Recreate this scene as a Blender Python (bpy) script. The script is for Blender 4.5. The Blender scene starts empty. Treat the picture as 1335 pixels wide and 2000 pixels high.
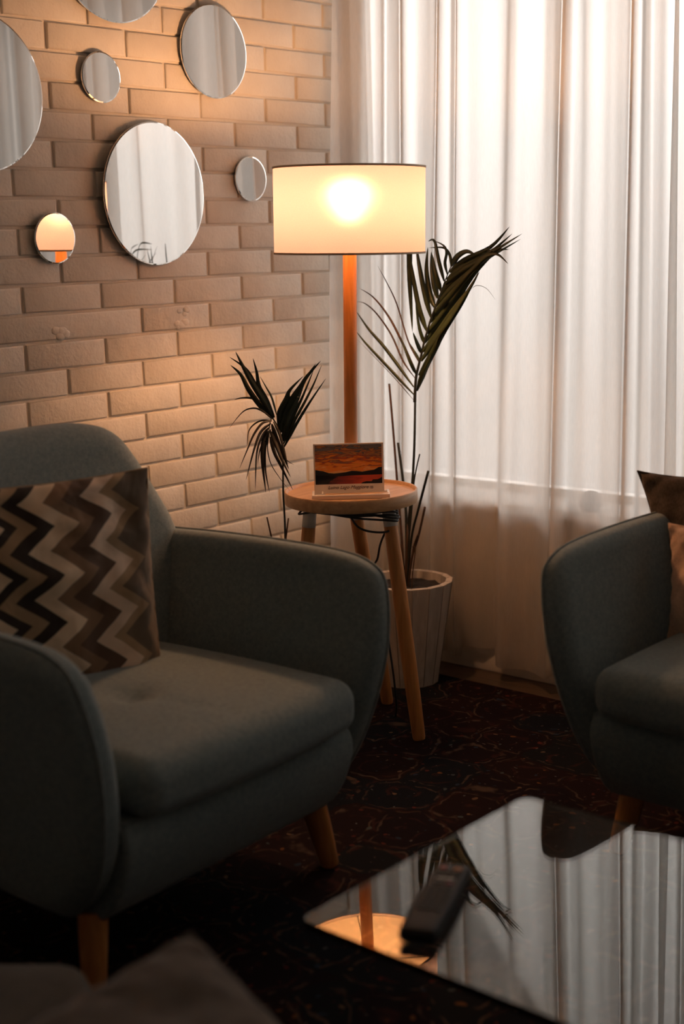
import bpy, bmesh, math, random
from mathutils import Vector, Matrix, noise as mnoise
random.seed(7)
SC = bpy.context.scene
COL = SC.collection

# ------------------------------------------------------------------ camera
CO = Vector((2.8385, -2.33926, 1.23707))
FW = Vector((-0.64858, 0.73794, -0.18653)).normalized()
RT = Vector((0.75428, 0.65597, -0.02762)).normalized()
UP = RT.cross(FW).normalized()
FPX = 2778.0
cam = bpy.data.cameras.new('camera')
cam.sensor_fit = 'VERTICAL'
cam.sensor_height = 36.0
cam.lens = 36.0 * FPX / 2000.0
cam.clip_start = 0.02
cam.dof.use_dof = True
cam.dof.focus_distance = 3.50
cam.dof.aperture_fstop = 2.2
camo = bpy.data.objects.new('camera', cam)
COL.objects.link(camo)
m = Matrix((RT, UP, -FW)).transposed().to_4x4()
m.translation = CO
camo.matrix_world = m
SC.camera = camo

# ------------------------------------------------------------------ view, world, light
vs = SC.view_settings
vs.view_transform = 'Standard'
vs.look = 'None'
vs.gamma = 1.0
vs.exposure = 0.08
vs.use_curve_mapping = False
WORLD_STRENGTH = 2.15
BULB_POWER = 13.0
w = bpy.data.worlds.new('overcast_sky')
SC.world = w
w.use_nodes = True
nt = w.node_tree
bg = nt.nodes['Background']
tc = nt.nodes.new('ShaderNodeTexCoord')
sx = nt.nodes.new('ShaderNodeSeparateXYZ')
rp = nt.nodes.new('ShaderNodeValToRGB')
rp.color_ramp.elements[0].position = 0.44
rp.color_ramp.elements[0].color = (0.46, 0.42, 0.39, 1)
rp.color_ramp.elements[1].position = 0.56
rp.color_ramp.elements[1].color = (1.24, 1.145, 1.07, 1)
ma = nt.nodes.new('ShaderNodeMath'); ma.operation = 'MULTIPLY_ADD'
ma.inputs[1].default_value = 0.5; ma.inputs[2].default_value = 0.5
nt.links.new(tc.outputs['Generated'], sx.inputs[0])
nt.links.new(sx.outputs['Z'], ma.inputs[0])
nt.links.new(ma.outputs[0], rp.inputs[0])
nt.links.new(rp.outputs[0], bg.inputs['Color'])
bg.inputs['Strength'].default_value = WORLD_STRENGTH

# room size
RX1, RY0, RY1, RZ = 4.6, -4.0, 0.93, 2.56
WIN = (-0.12, 4.3, 0.50, 2.18)     # x0 x1 z0 z1 of the window opening
pl_ = bpy.data.lights.new('window_portal', 'AREA')
pl_.shape = 'RECTANGLE'
pl_.size = WIN[1] - WIN[0]
pl_.size_y = WIN[3] - WIN[2]
pl_.cycles.is_portal = True
plo = bpy.data.objects.new('window_portal', pl_)
COL.objects.link(plo)
plo.location = ((WIN[0] + WIN[1]) / 2, RY1 + 0.27, (WIN[2] + WIN[3]) / 2)
plo.rotation_euler = (math.radians(-90), 0, 0)


# ------------------------------------------------------------------ placing helpers (points seen in the photo, put at their own distance)
def ray(px, py):
    return FW + RT * ((px - 667.5) / FPX) + UP * ((1000.0 - py) / FPX)


def at(px, py, axis, v):
    d = ray(px, py)
    t = (v - CO[axis]) / d[axis]
    return CO + d * t


def atD(px, py, D):
    return CO + ray(px, py) * D


# ------------------------------------------------------------------ materials
def mat(name):
    mm = bpy.data.materials.new(name)
    mm.use_nodes = True
    n = mm.node_tree
    return mm, n, n.nodes['Principled BSDF']


def N(n, t, **kw):
    x = n.nodes.new(t)
    for k, v in kw.items():
        if k.startswith('i_'):
            key = k[2:]
            key = int(key) if key.isdigit() else key
            x.inputs[key].default_value = v
        else:
            setattr(x, k, v)
    return x


def ramp(n, stops, interp='LINEAR'):
    r = n.nodes.new('ShaderNodeValToRGB')
    cr = r.color_ramp
    cr.interpolation = interp
    while len(cr.elements) < len(stops):
        cr.elements.new(0.5)
    for e, (p, c) in zip(cr.elements, stops):
        e.position = p
        e.color = (c[0], c[1], c[2], 1)
    return r


def simple(name, col, rough=0.6, metal=0.0, bump=0.0, scale=60, var=0.0, spec=0.5):
    mm, n, b = mat(name)
    b.inputs['Roughness'].default_value = rough
    b.inputs['Metallic'].default_value = metal
    b.inputs['Specular IOR Level'].default_value = spec
    c = Vector(col)
    tcn = N(n, 'ShaderNodeTexCoord')
    no = N(n, 'ShaderNodeTexNoise'); no.inputs['Scale'].default_value = scale
    no.inputs['Detail'].default_value = 5
    n.links.new(tcn.outputs['Object'], no.inputs['Vector'])
    r = ramp(n, [(0.3, c * (1 - var)), (0.7, c * (1 + var))])
    n.links.new(no.outputs['Fac'], r.inputs[0])
    n.links.new(r.outputs[0], b.inputs['Base Color'])
    if bump:
        bu = N(n, 'ShaderNodeBump'); bu.inputs['Strength'].default_value = bump
        bu.inputs['Distance'].default_value = 0.002
        n.links.new(no.outputs['Fac'], bu.inputs['Height'])
        n.links.new(bu.outputs[0], b.inputs['Normal'])
    return mm


def fabric(name, c1, c2, scale=900, bump=0.35, sheen=0.25):
    mm, n, b = mat(name)
    b.inputs['Roughness'].default_value = 0.95
    b.inputs['Specular IOR Level'].default_value = 0.15
    b.inputs['Sheen Weight'].default_value = sheen
    b.inputs['Sheen Roughness'].default_value = 0.5
    tcn = N(n, 'ShaderNodeTexCoord')
    mp = N(n, 'ShaderNodeMapping'); mp.inputs['Scale'].default_value = (1, 1, 0.35)
    n1 = N(n, 'ShaderNodeTexNoise'); n1.inputs['Scale'].default_value = scale; n1.inputs['Detail'].default_value = 3
    n2 = N(n, 'ShaderNodeTexNoise'); n2.inputs['Scale'].default_value = scale * 0.12; n2.inputs['Detail'].default_value = 4
    n.links.new(tcn.outputs['Object'], mp.inputs[0])
    n.links.new(mp.outputs[0], n1.inputs['Vector'])
    n.links.new(tcn.outputs['Object'], n2.inputs['Vector'])
    mx = N(n, 'ShaderNodeMath', operation='MULTIPLY_ADD')
    mx.inputs[1].default_value = 0.35
    n.links.new(n2.outputs['Fac'], mx.inputs[0])
    m2 = N(n, 'ShaderNodeMath', operation='MULTIPLY'); m2.inputs[1].default_value = 0.65
    n.links.new(n1.outputs['Fac'], m2.inputs[0])
    n.links.new(m2.outputs[0], mx.inputs[2])
    r = ramp(n, [(0.38, c1), (0.62, c2)])
    n.links.new(mx.outputs[0], r.inputs[0])
    n.links.new(r.outputs[0], b.inputs['Base Color'])
    bu = N(n, 'ShaderNodeBump'); bu.inputs['Strength'].default_value = bump; bu.inputs['Distance'].default_value = 0.0015
    n.links.new(n1.outputs['Fac'], bu.inputs['Height'])
    n.links.new(bu.outputs[0], b.inputs['Normal'])
    return mm


def wood(name, c1, c2, rough=0.5, sc=(14, 14, 1.2), coat=0.1):
    mm, n, b = mat(name)
    b.inputs['Roughness'].default_value = rough
    b.inputs['Coat Weight'].default_value = coat
    tcn = N(n, 'ShaderNodeTexCoord')
    mp = N(n, 'ShaderNodeMapping'); mp.inputs['Scale'].default_value = sc
    no = N(n, 'ShaderNodeTexNoise'); no.inputs['Scale'].default_value = 6
    no.inputs['Detail'].default_value = 7; no.inputs['Distortion'].default_value = 0.6
    r = ramp(n, [(0.3, c1), (0.7, c2)])
    n.links.new(tcn.outputs['Object'], mp.inputs[0])
    n.links.new(mp.outputs[0], no.inputs['Vector'])
    n.links.new(no.outputs['Fac'], r.inputs[0])
    n.links.new(r.outputs[0], b.inputs['Base Color'])
    bu = N(n, 'ShaderNodeBump'); bu.inputs['Strength'].default_value = 0.15; bu.inputs['Distance'].default_value = 0.001
    n.links.new(no.outputs['Fac'], bu.inputs['Height'])
    n.links.new(bu.outputs[0], b.inputs['Normal'])
    return mm


def brick_mat():
    mm, n, b = mat('painted_brick')
    b.inputs['Roughness'].default_value = 0.7
    b.inputs['Specular IOR Level'].default_value = 0.3
    tcn = N(n, 'ShaderNodeTexCoord')
    n1 = N(n, 'ShaderNodeTexNoise'); n1.inputs['Scale'].default_value = 130; n1.inputs['Detail'].default_value = 6
    n2 = N(n, 'ShaderNodeTexNoise'); n2.inputs['Scale'].default_value = 9; n2.inputs['Detail'].default_value = 4
    n3 = N(n, 'ShaderNodeTexNoise'); n3.inputs['Scale'].default_value = 34; n3.inputs['Detail'].default_value = 3
    for q in (n1, n2, n3):
        n.links.new(tcn.outputs['Object'], q.inputs['Vector'])
    r = ramp(n, [(0.3, (0.66, 0.605, 0.53)), (0.7, (0.75, 0.695, 0.61))])
    n.links.new(n2.outputs['Fac'], r.inputs[0])
    n.links.new(r.outputs[0], b.inputs['Base Color'])
    b1 = N(n, 'ShaderNodeBump'); b1.inputs['Strength'].default_value = 0.45; b1.inputs['Distance'].default_value = 0.0022
    b2 = N(n, 'ShaderNodeBump'); b2.inputs['Strength'].default_value = 0.5; b2.inputs['Distance'].default_value = 0.004
    n.links.new(n1.outputs['Fac'], b1.inputs['Height'])
    n.links.new(n3.outputs['Fac'], b2.inputs['Height'])
    n.links.new(b1.outputs[0], b2.inputs['Normal'])
    n.links.new(b2.outputs[0], b.inputs['Normal'])
    return mm


def curtain_mat():
    mm, n, b = mat('sheer_white_voile')
    out = n.nodes['Material Output']
    n.nodes.remove(b)
    tcn = N(n, 'ShaderNodeTexCoord')
    mp = N(n, 'ShaderNodeMapping'); mp.inputs['Scale'].default_value = (420, 420, 40)
    no = N(n, 'ShaderNodeTexNoise'); no.inputs['Scale'].default_value = 1.0; no.inputs['Detail'].default_value = 3
    n.links.new(tcn.outputs['Object'], mp.inputs[0]); n.links.new(mp.outputs[0], no.inputs['Vector'])
    r = ramp(n, [(0.3, (0.70, 0.675, 0.645)), (0.7, (0.76, 0.735, 0.705))])
    n.links.new(no.outputs['Fac'], r.inputs[0])
    di = N(n, 'ShaderNodeBsdfDiffuse'); tl = N(n, 'ShaderNodeBsdfTranslucent'); tr = N(n, 'ShaderNodeBsdfTransparent')
    n.links.new(r.outputs[0], di.inputs[0]); n.links.new(r.outputs[0], tl.inputs[0])
    m1 = N(n, 'ShaderNodeMixShader'); m1.inputs[0].default_value = 0.80
    n.links.new(di.outputs[0], m1.inputs[1]); n.links.new(tl.outputs[0], m1.inputs[2])
    # thin woven cloth: the steeper the look through it, the less passes between the threads
    ge = N(n, 'ShaderNodeNewGeometry')
    dt = N(n, 'ShaderNodeVectorMath', operation='DOT_PRODUCT')
    n.links.new(ge.outputs['Normal'], dt.inputs[0]); n.links.new(ge.outputs['Incoming'], dt.inputs[1])
    ab = N(n, 'ShaderNodeMath', operation='ABSOLUTE'); n.links.new(dt.outputs['Value'], ab.inputs[0])
    mxx = N(n, 'ShaderNodeMath', operation='MAXIMUM'); mxx.inputs[1].default_value = 0.12
    n.links.new(ab.outputs[0], mxx.inputs[0])
    dv = N(n, 'ShaderNodeMath', operation='DIVIDE'); dv.inputs[0].default_value = 1.0
    n.links.new(mxx.outputs[0], dv.inputs[1])
    pw = N(n, 'ShaderNodeMath', operation='POWER'); pw.inputs[0].default_value = 0.36
    n.links.new(dv.outputs[0], pw.inputs[1])
    m2 = N(n, 'ShaderNodeMixShader')
    n.links.new(pw.outputs[0], m2.inputs[0])
    n.links.new(m1.outputs[0], m2.inputs[1]); n.links.new(tr.outputs[0], m2.inputs[2])
    n.links.new(m2.outputs[0], out.inputs['Surface'])
    return mm


def shade_mat():
    mm, n, b = mat('cream_linen_lampshade')
    out = n.nodes['Material Output']
    n.nodes.remove(b)
    tcn = N(n, 'ShaderNodeTexCoord')
    no = N(n, 'ShaderNodeTexNoise'); no.inputs['Scale'].default_value = 500
    n.links.new(tcn.outputs['Object'], no.inputs['Vector'])
    r = ramp(n, [(0.3, (0.80, 0.60, 0.38)), (0.7, (0.88, 0.68, 0.44))])
    n.links.new(no.outputs['Fac'], r.inputs[0])
    di = N(n, 'ShaderNodeBsdfDiffuse'); tl = N(n, 'ShaderNodeBsdfTranslucent')
    n.links.new(r.outputs[0], di.inputs[0])
    tl.inputs[0].default_value = (0.24, 0.198, 0.235, 1)
    m1 = N(n, 'ShaderNodeMixShader'); m1.inputs[0].default_value = 0.5
    n.links.new(di.outputs[0], m1.inputs[1]); n.links.new(tl.outputs[0], m1.inputs[2])
    rf = N(n, 'ShaderNodeBsdfRefraction'); rf.inputs['IOR'].default_value = 1.45; rf.inputs['Roughness'].default_value = 0.55
    rf.inputs['Color'].default_value = (1, 0.93, 0.82, 1)
    m2 = N(n, 'ShaderNodeMixShader'); m2.inputs[0].default_value = 0.022
    n.links.new(m1.outputs[0], m2.inputs[1]); n.links.new(rf.outputs[0], m2.inputs[2])
    n.links.new(m2.outputs[0], out.inputs['Surface'])
    return mm


def glass_mat(name, col=(0.93, 0.99, 0.96), thin=False):
    mm, n, b = mat(name)
    if thin:
        out = n.nodes['Material Output']; n.nodes.remove(b)
        tr = N(n, 'ShaderNodeBsdfTransparent'); gl = N(n, 'ShaderNodeBsdfGlossy')
        gl.inputs['Roughness'].default_value = 0.0
        fr = N(n, 'ShaderNodeFresnel'); fr.inputs[0].default_value = 1.45
        mx = N(n, 'ShaderNodeMixShader')
        n.links.new(fr.outputs[0], mx.inputs[0]); n.links.new(tr.outputs[0], mx.inputs[1]); n.links.new(gl.outputs[0], mx.inputs[2])
        n.links.new(mx.outputs[0], out.inputs['Surface'])
        return mm
    b.inputs['Base Color'].default_value = (*col, 1)
    b.inputs['Roughness'].default_value = 0.0
    b.inputs['Transmission Weight'].default_value = 1.0
    b.inputs['IOR'].default_value = 1.5
    return mm


def rug_mat():
    mm, n, b = mat('persian_rug_pile')
    b.inputs['Roughness'].default_value = 0.95
    b.inputs['Specular IOR Level'].default_value = 0.1
    tcn = N(n, 'ShaderNodeTexCoord')
    wn = N(n, 'ShaderNodeTexNoise'); wn.inputs['Scale'].default_value = 14; wn.inputs['Detail'].default_value = 2
    n.links.new(tcn.outputs['Object'], wn.inputs['Vector'])
    wm = N(n, 'ShaderNodeVectorMath', operation='MULTIPLY_ADD')
    wm.inputs[1].default_value = (0.06, 0.06, 0)
    n.links.new(wn.outputs['Color'], wm.inputs[0]); n.links.new(tcn.outputs['Object'], wm.inputs[2])

    def vor(scale, feat):
        v = N(n, 'ShaderNodeTexVoronoi', feature=feat); v.inputs['Scale'].default_value = scale
        v.inputs['Randomness'].default_value = 0.55
        n.links.new(wm.outputs[0], v.inputs['Vector'])
        return v
    v1 = vor(6.6, 'DISTANCE_TO_EDGE')
    v1c = vor(6.6, 'F1')
    v2 = vor(26, 'F1')
    v3 = vor(48, 'F1')
    base = ramp(n, [(0.0, (0.010, 0.004, 0.005)), (0.35, (0.005, 0.006, 0.009)), (0.6, (0.014, 0.005, 0.0045)), (0.8, (0.007, 0.007, 0.008)), (1.0, (0.010, 0.012, 0.011))], 'CONSTANT')
    sep = N(n, 'ShaderNodeSeparateColor'); n.links.new(v1c.outputs['Color'], sep.inputs[0])
    n.links.new(sep.outputs[0], base.inputs[0])
    # cream vine outlines round each medallion
    l1 = ramp(n, [(0.0, (0, 0, 0)), (0.05, (0, 0, 0)), (0.062, (1, 1, 1)), (0.082, (1, 1, 1)), (0.095, (0, 0, 0))])
    n.links.new(v1.outputs['Distance'], l1.inputs[0])
    brk = N(n, 'ShaderNodeTexNoise'); brk.inputs['Scale'].default_value = 30
    n.links.new(tcn.outputs['Object'], brk.inputs['Vector'])
    brr = ramp(n, [(0.42, (0, 0, 0)), (0.58, (1, 1, 1))]); n.links.new(brk.outputs['Fac'], brr.inputs[0])
    mul = N(n, 'ShaderNodeMath', operation='MULTIPLY')
    n.links.new(l1.outputs[0], mul.inputs[0]); n.links.new(brr.outputs[0], mul.inputs[1])
    mx1 = N(n, 'ShaderNodeMix', data_type='RGBA'); mx1.inputs['B'].default_value = (0.075, 0.045, 0.030, 1)
    n.links.new(mul.outputs[0], mx1.inputs['Factor']); n.links.new(base.outputs[0], mx1.inputs['A'])
    # rings inside
    r2 = N(n, 'ShaderNodeMath', operation='MULTIPLY'); r2.inputs[1].default_value = 22.0
    n.links.new(v1c.outputs['Distance'], r2.inputs[0])
    sn = N(n, 'ShaderNodeMath', operation='SINE'); n.links.new(r2.outputs[0], sn.inputs[0])
    l2 = ramp(n, [(0.80, (0, 0, 0)), (0.97, (0.75, 0.75, 0.75))]); n.links.new(sn.outputs[0], l2.inputs[0])
    m22 = N(n, 'ShaderNodeMath', operation='MULTIPLY'); n.links.new(l2.outputs[0], m22.inputs[0]); n.links.new(brr.outputs[0], m22.inputs[1])
    mx2 = N(n, 'ShaderNodeMix', data_type='RGBA'); mx2.inputs['B'].default_value = (0.040, 0.012, 0.010, 1)
    n.links.new(m22.outputs[0], mx2.inputs['Factor']); n.links.new(mx1.outputs['Result'], mx2.inputs['A'])
    # small blossoms
    prev = mx2
    for v, th, cols in ((v2, 0.15, [(0.0, (0.15, 0.085, 0.045)), (0.2, (0.10, 0.02, 0.015)), (0.45, (0.02, 0.03, 0.045)), (0.7, (0.06, 0.065, 0.06)), (0.85, (0.16, 0.06, 0.02))]),
                        (v3, 0.13, [(0.0, (0.09, 0.06, 0.05)), (0.3, (0.05, 0.012, 0.012)), (0.6, (0.015, 0.02, 0.03)), (0.8, (0.10, 0.09, 0.08))])):
        sp = N(n, 'ShaderNodeSeparateColor'); n.links.new(v.outputs['Color'], sp.inputs[0])
        cr = ramp(n, cols, 'CONSTANT'); n.links.new(sp.outputs[1], cr.inputs[0])
        lt = N(n, 'ShaderNodeMath', operation='LESS_THAN'); lt.inputs[1].default_value = th
        n.links.new(v.outputs['Distance'], lt.inputs[0])
        gt = N(n, 'ShaderNodeMath', operation='GREATER_THAN'); gt.inputs[1].default_value = 0.5
        n.links.new(sp.outputs[0], gt.inputs[0])
        mu = N(n, 'ShaderNodeMath', operation='MULTIPLY'); n.links.new(lt.outputs[0], mu.inputs[0]); n.links.new(gt.outputs[0], mu.inputs[1])
        mx = N(n, 'ShaderNodeMix', data_type='RGBA')
        n.links.new(mu.outputs[0], mx.inputs['Factor']); n.links.new(prev.outputs['Result'], mx.inputs['A']); n.links.new(cr.outputs[0], mx.inputs['B'])
        prev = mx
    n.links.new(prev.outputs['Result'], b.inputs['Base Color'])
    pn = N(n, 'ShaderNodeTexNoise'); pn.inputs['Scale'].default_value = 700
    n.links.new(tcn.outputs['Object'], pn.inputs['Vector'])
    bu = N(n, 'ShaderNodeBump'); bu.inputs['Strength'].default_value = 0.5; bu.inputs['Distance'].default_value = 0.003
    n.links.new(pn.outputs['Fac'], bu.inputs['Height']); n.links.new(bu.outputs[0], b.inputs['Normal'])
    return mm


def chevron_mat():
    mm, n, b = mat('chevron_print_cotton')
    b.inputs['Roughness'].default_value = 0.85
    b.inputs['Specular IOR Level'].default_value = 0.2
    b.inputs['Sheen Weight'].default_value = 0.2
    uv = N(n, 'ShaderNodeUVMap'); uv.uv_map = 'UVMap'
    wn = N(n, 'ShaderNodeTexNoise'); wn.inputs['Scale'].default_value = 3.0; wn.inputs['Detail'].default_value = 1
    n.links.new(uv.outputs[0], wn.inputs['Vector'])
    wm = N(n, 'ShaderNodeVectorMath', operation='MULTIPLY_ADD'); wm.inputs[1].default_value = (0.05, 0.05, 0)
    n.links.new(wn.outputs['Color'], wm.inputs[0]); n.links.new(uv.outputs[0], wm.inputs[2])
    s = N(n, 'ShaderNodeSeparateXYZ'); n.links.new(wm.outputs[0], s.inputs[0])
    # zigzag: 4.6 periods over the height
    mv = N(n, 'ShaderNodeMath', operation='MULTIPLY'); mv.inputs[1].default_value = 4.9
    n.links.new(s.outputs['Y'], mv.inputs[0])
    ad = N(n, 'ShaderNodeMath', operation='ADD'); ad.inputs[1].default_value = 0.30
    n.links.new(mv.outputs[0], ad.inputs[0])
    fr = N(n, 'ShaderNodeMath', operation='FRACT'); n.links.new(ad.outputs[0], fr.inputs[0])
    sb = N(n, 'ShaderNodeMath', operation='SUBTRACT'); sb.inputs[1].default_value = 0.5; n.links.new(fr.outputs[0], sb.inputs[0])
    ab = N(n, 'ShaderNodeMath', operation='ABSOLUTE'); n.links.new(sb.outputs[0], ab.inputs[0])
    am = N(n, 'ShaderNodeMath', operation='MULTIPLY'); am.inputs[1].default_value = 0.27
    n.links.new(ab.outputs[0], am.inputs[0])
    tot = N(n, 'ShaderNodeMath', operation='ADD'); n.links.new(s.outputs['X'], tot.inputs[0]); n.links.new(am.outputs[0], tot.inputs[1])
    tan = (0.42, 0.29, 0.175); cream = (0.82, 0.64, 0.46); pink = (0.78, 0.60, 0.46)
    dark = (0.045, 0.034, 0.028); brown = (0.27, 0.165, 0.10); dbrown = (0.13, 0.08, 0.056); taupe = (0.17, 0.125, 0.09)
    # value = u + amp*zig ; u=1 at the right seam
    st = [(0.0, tan), (0.08, taupe), (0.14, brown), (0.206, cream), (0.332, dark), (0.391, tan), (0.468, dark), (0.544, cream), (0.644, brown),
          (0.726, dbrown), (0.815, pink), (0.90, tan), (0.96, taupe), (1.0, taupe)]
    r = ramp(n, st, 'CONSTANT')
    n.links.new(tot.outputs[0], r.inputs[0])
    n.links.new(r.outputs[0], b.inputs['Base Color'])
    tcn = N(n, 'ShaderNodeTexCoord')
    wr = N(n, 'ShaderNodeTexNoise'); wr.inputs['Scale'].default_value = 11; wr.inputs['Detail'].default_value = 2; wr.inputs['Distortion'].default_value = 1.0
    n.links.new(tcn.outputs['Object'], wr.inputs['Vector'])
    bu = N(n, 'ShaderNodeBump'); bu.inputs['Strength'].default_value = 0.5; bu.inputs['Distance'].default_value = 0.02
    n.links.new(wr.outputs['Fac'], bu.inputs['Height']); n.links.new(bu.outputs[0], b.inputs['Normal'])
    return mm


def sunset_mat():
    mm, n, b = mat('sunset_lake_print')
    b.inputs['Roughness'].default_value = 0.35
    uv = N(n, 'ShaderNodeUVMap'); uv.uv_map = 'UVMap'
    s = N(n, 'ShaderNodeSeparateXYZ'); n.links.new(uv.outputs[0], s.inputs[0])
    mp = N(n, 'ShaderNodeMapping'); mp.inputs['Scale'].default_value = (2.6, 9.0, 1); mp.inputs['Rotation'].default_value = (0, 0, -0.22)
    n.links.new(uv.outputs[0], mp.inputs[0])
    no = N(n, 'ShaderNodeTexNoise'); no.inputs['Scale'].default_value = 1.6; no.inputs['Detail'].default_value = 7; no.inputs['Distortion'].default_value = 0.9
    n.links.new(mp.outputs[0], no.inputs['Vector'])
    # sky: v 0.35..1 -> hot near horizon, grey at top
    a1 = N(n, 'ShaderNodeMath', operation='MULTIPLY_ADD'); a1.inputs[1].default_value = 1.5; a1.inputs[2].default_value = -0.75
    n.links.new(no.outputs['Fac'], a1.inputs[0])
    a2 = N(n, 'ShaderNodeMath', operation='ADD'); n.links.new(a1.outputs[0], a2.inputs[0]); n.links.new(s.outputs['Y'], a2.inputs[1])
    sky = ramp(n, [(0.22, (1.0, 0.50, 0.16)), (0.38, (1.0, 0.27, 0.03)), (0.50, (0.95, 0.36, 0.04)), (0.60, (0.70, 0.10, 0.02)), (0.70, (0.22, 0.09, 0.07)), (0.80, (0.75, 0.28, 0.06)), (0.90, (0.06, 0.07, 0.085)), (1.0, (0.20, 0.18, 0.17))])
    n.links.new(a2.outputs[0], sky.inputs[0])
    # lake
    wt = N(n, 'ShaderNodeMath', operation='MULTIPLY_ADD'); wt.inputs[1].default_value = 0.5
    n.links.new(no.outputs['Fac'], wt.inputs[0]); n.links.new(s.outputs['X'], wt.inputs[2])
    lake = ramp(n, [(0.35, (0.02, 0.008, 0.012)), (0.75, (0.30, 0.03, 0.02)), (1.0, (0.65, 0.08, 0.03))])
    n.links.new(wt.outputs[0], lake.inputs[0])
    lt = N(n, 'ShaderNodeMath', operation='LESS_THAN'); lt.inputs[1].default_value = 0.235
    n.links.new(s.outputs['Y'], lt.inputs[0])
    mx = N(n, 'ShaderNodeMix', data_type='RGBA')
    n.links.new(lt.outputs[0], mx.inputs['Factor']); n.links.new(sky.outputs[0], mx.inputs['A']); n.links.new(lake.outputs[0], mx.inputs['B'])
    n.links.new(mx.outputs['Result'], b.inputs['Base Color'])
    return mm


def soil_mat():
    return simple('potting_soil', (0.022, 0.014, 0.010), 0.95, bump=1.0, scale=120, var=0.6)


M = {}
M['brick'] = brick_mat()
M['plaster'] = simple('white_wall_paint', (0.68, 0.62, 0.56), 0.8, bump=0.15, scale=200, var=0.04)
M['ceil'] = simple('ceiling_paint', (0.78, 0.75, 0.71), 0.9, var=0.03)
M['dimwall'] = simple('painted_plaster', (0.74, 0.68, 0.62), 0.9, var=0.05)
M['frame'] = simple('white_window_frame', (0.85, 0.83, 0.80), 0.4, var=0.02)
M['sill'] = simple('pale_stone_sill', (0.84, 0.81, 0.78), 0.45, var=0.03)
M['floor'] = wood('dark_parquet', (0.05, 0.032, 0.020), (0.11, 0.07, 0.045), 0.4, sc=(1.2, 14, 14), coat=0.15)
M['curtain'] = curtain_mat()
M['shade'] = shade_mat()
M['trim'] = simple('brown_shade_binding', (0.62, 0.45, 0.31), 0.7, var=0.05)
M['woodo'] = wood('orange_oiled_beech', (0.48, 0.185, 0.052), (0.66, 0.29, 0.095), 0.42)
M['woodl'] = wood('oak_tray_veneer', (0.46, 0.25, 0.115), (0.62, 0.36, 0.18), 0.45, sc=(14, 1.5, 14))
M['legpaint'] = simple('pale_grey_leg_paint', (0.72, 0.69, 0.65), 0.5, var=0.03)
M['cable'] = simple('dark_grey_cord', (0.035, 0.037, 0.04), 0.55, bump=0.3, scale=900, var=0.2)
M['blue'] = fabric('blue_grey_upholstery', (0.155, 0.200, 0.212), (0.268, 0.326, 0.332))
M['bluep'] = fabric('blue_grey_piping', (0.18, 0.22, 0.225), (0.28, 0.325, 0.325))
M['rug'] = rug_mat()
M['mirror'] = simple('mirror_silver', (0.88, 0.88, 0.87), 0.0, 1.0)
M['mirrorback'] = simple('black_mirror_pad', (0.02, 0.018, 0.016), 0.7)
M['glass'] = glass_mat('clear_table_glass')
M['pane'] = glass_mat('window_glass', thin=True)
M['black'] = simple('black_plastic', (0.010, 0.010, 0.011), 0.6, var=0.1, spec=0.25)
M['metal'] = simple('dark_steel', (0.05, 0.05, 0.052), 0.4, 0.8)
M['chev'] = chevron_mat()
M['taupe'] = fabric('brown_grey_pillow_cloth', (0.070, 0.048, 0.034), (0.125, 0.090, 0.066), scale=400)
M['peach'] = fabric('peach_pillow_cloth', (0.62, 0.40, 0.27), (0.80, 0.54, 0.38), scale=400)
M['fg'] = fabric('grey_brown_cushion_cloth', (0.085, 0.068, 0.056), (0.13, 0.105, 0.085), scale=300)
M['fg2'] = fabric('brown_grey_seat_cloth', (0.05, 0.043, 0.036), (0.08, 0.068, 0.055), scale=300)
M['pot'] = wood('whitewashed_wood_stave', (0.44, 0.375, 0.32), (0.62, 0.545, 0.475), 0.75, sc=(10, 10, 1.5), coat=0)
M['soil'] = soil_mat()
M['leaf'] = simple('palm_leaf_green', (0.028, 0.040, 0.014), 0.45, scale=25, var=0.35)
M['leafd'] = simple('dark_palm_leaf', (0.014, 0.024, 0.013), 0.42, scale=25, var=0.35)
M['leafb'] = simple('dry_brown_leaf', (0.055, 0.026, 0.014), 0.6, scale=25, var=0.3)
M['stem'] = simple('palm_stem', (0.016, 0.018, 0.010), 0.55, scale=30, var=0.3)
M['stemb'] = simple('dry_cut_stem', (0.075, 0.032, 0.014), 0.7, scale=50, var=0.4)
M['card'] = simple('cream_card_stock', (0.88, 0.74, 0.62), 0.6, var=0.02)
M['sunset'] = sunset_mat()
M['ink'] = simple('brown_ink', (0.10, 0.035, 0.015), 0.7)
M['acr'] = simple('white_holder_plastic', (0.78, 0.70, 0.64), 0.25, var=0.02)
M['ivory'] = simple('socket_white', (0.8, 0.75, 0.68), 0.4)

# ------------------------------------------------------------------ object helpers


def obj(name, bm, m, parent=None, smooth=True, flat_angle=None):
    me = bpy.data.meshes.new(name)
    bmesh.ops.recalc_face_normals(bm, faces=bm.faces)
    bm.to_mesh(me)
    bm.free()
    o = bpy.data.objects.new(name, me)
    COL.objects.link(o)
    if m is not None:
        me.materials.append(m)
    if smooth:
        for p in me.polygons:
            p.use_smooth = True
        if flat_angle is not None:
            try:
                me.set_sharp_from_angle(angle=math.radians(flat_angle))
            except Exception:
                pass
    if parent is not None:
        o.parent = parent
    return o


def empty(name, label, cat, loc, rotz=0.0, group=None):
    o = bpy.data.objects.new(name, None)
    COL.objects.link(o)
    o.location = loc
    o.rotation_euler = (0, 0, rotz)
    o.empty_display_size = 0.05
    tag(o, label, cat, group)
    return o


def tag(o, label, cat, group=None):
    o['label'] = label
    o['category'] = cat
    if group:
        o['group'] = group
    return o


def struct(o):
    o['kind'] = 'structure'
    return o


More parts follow.
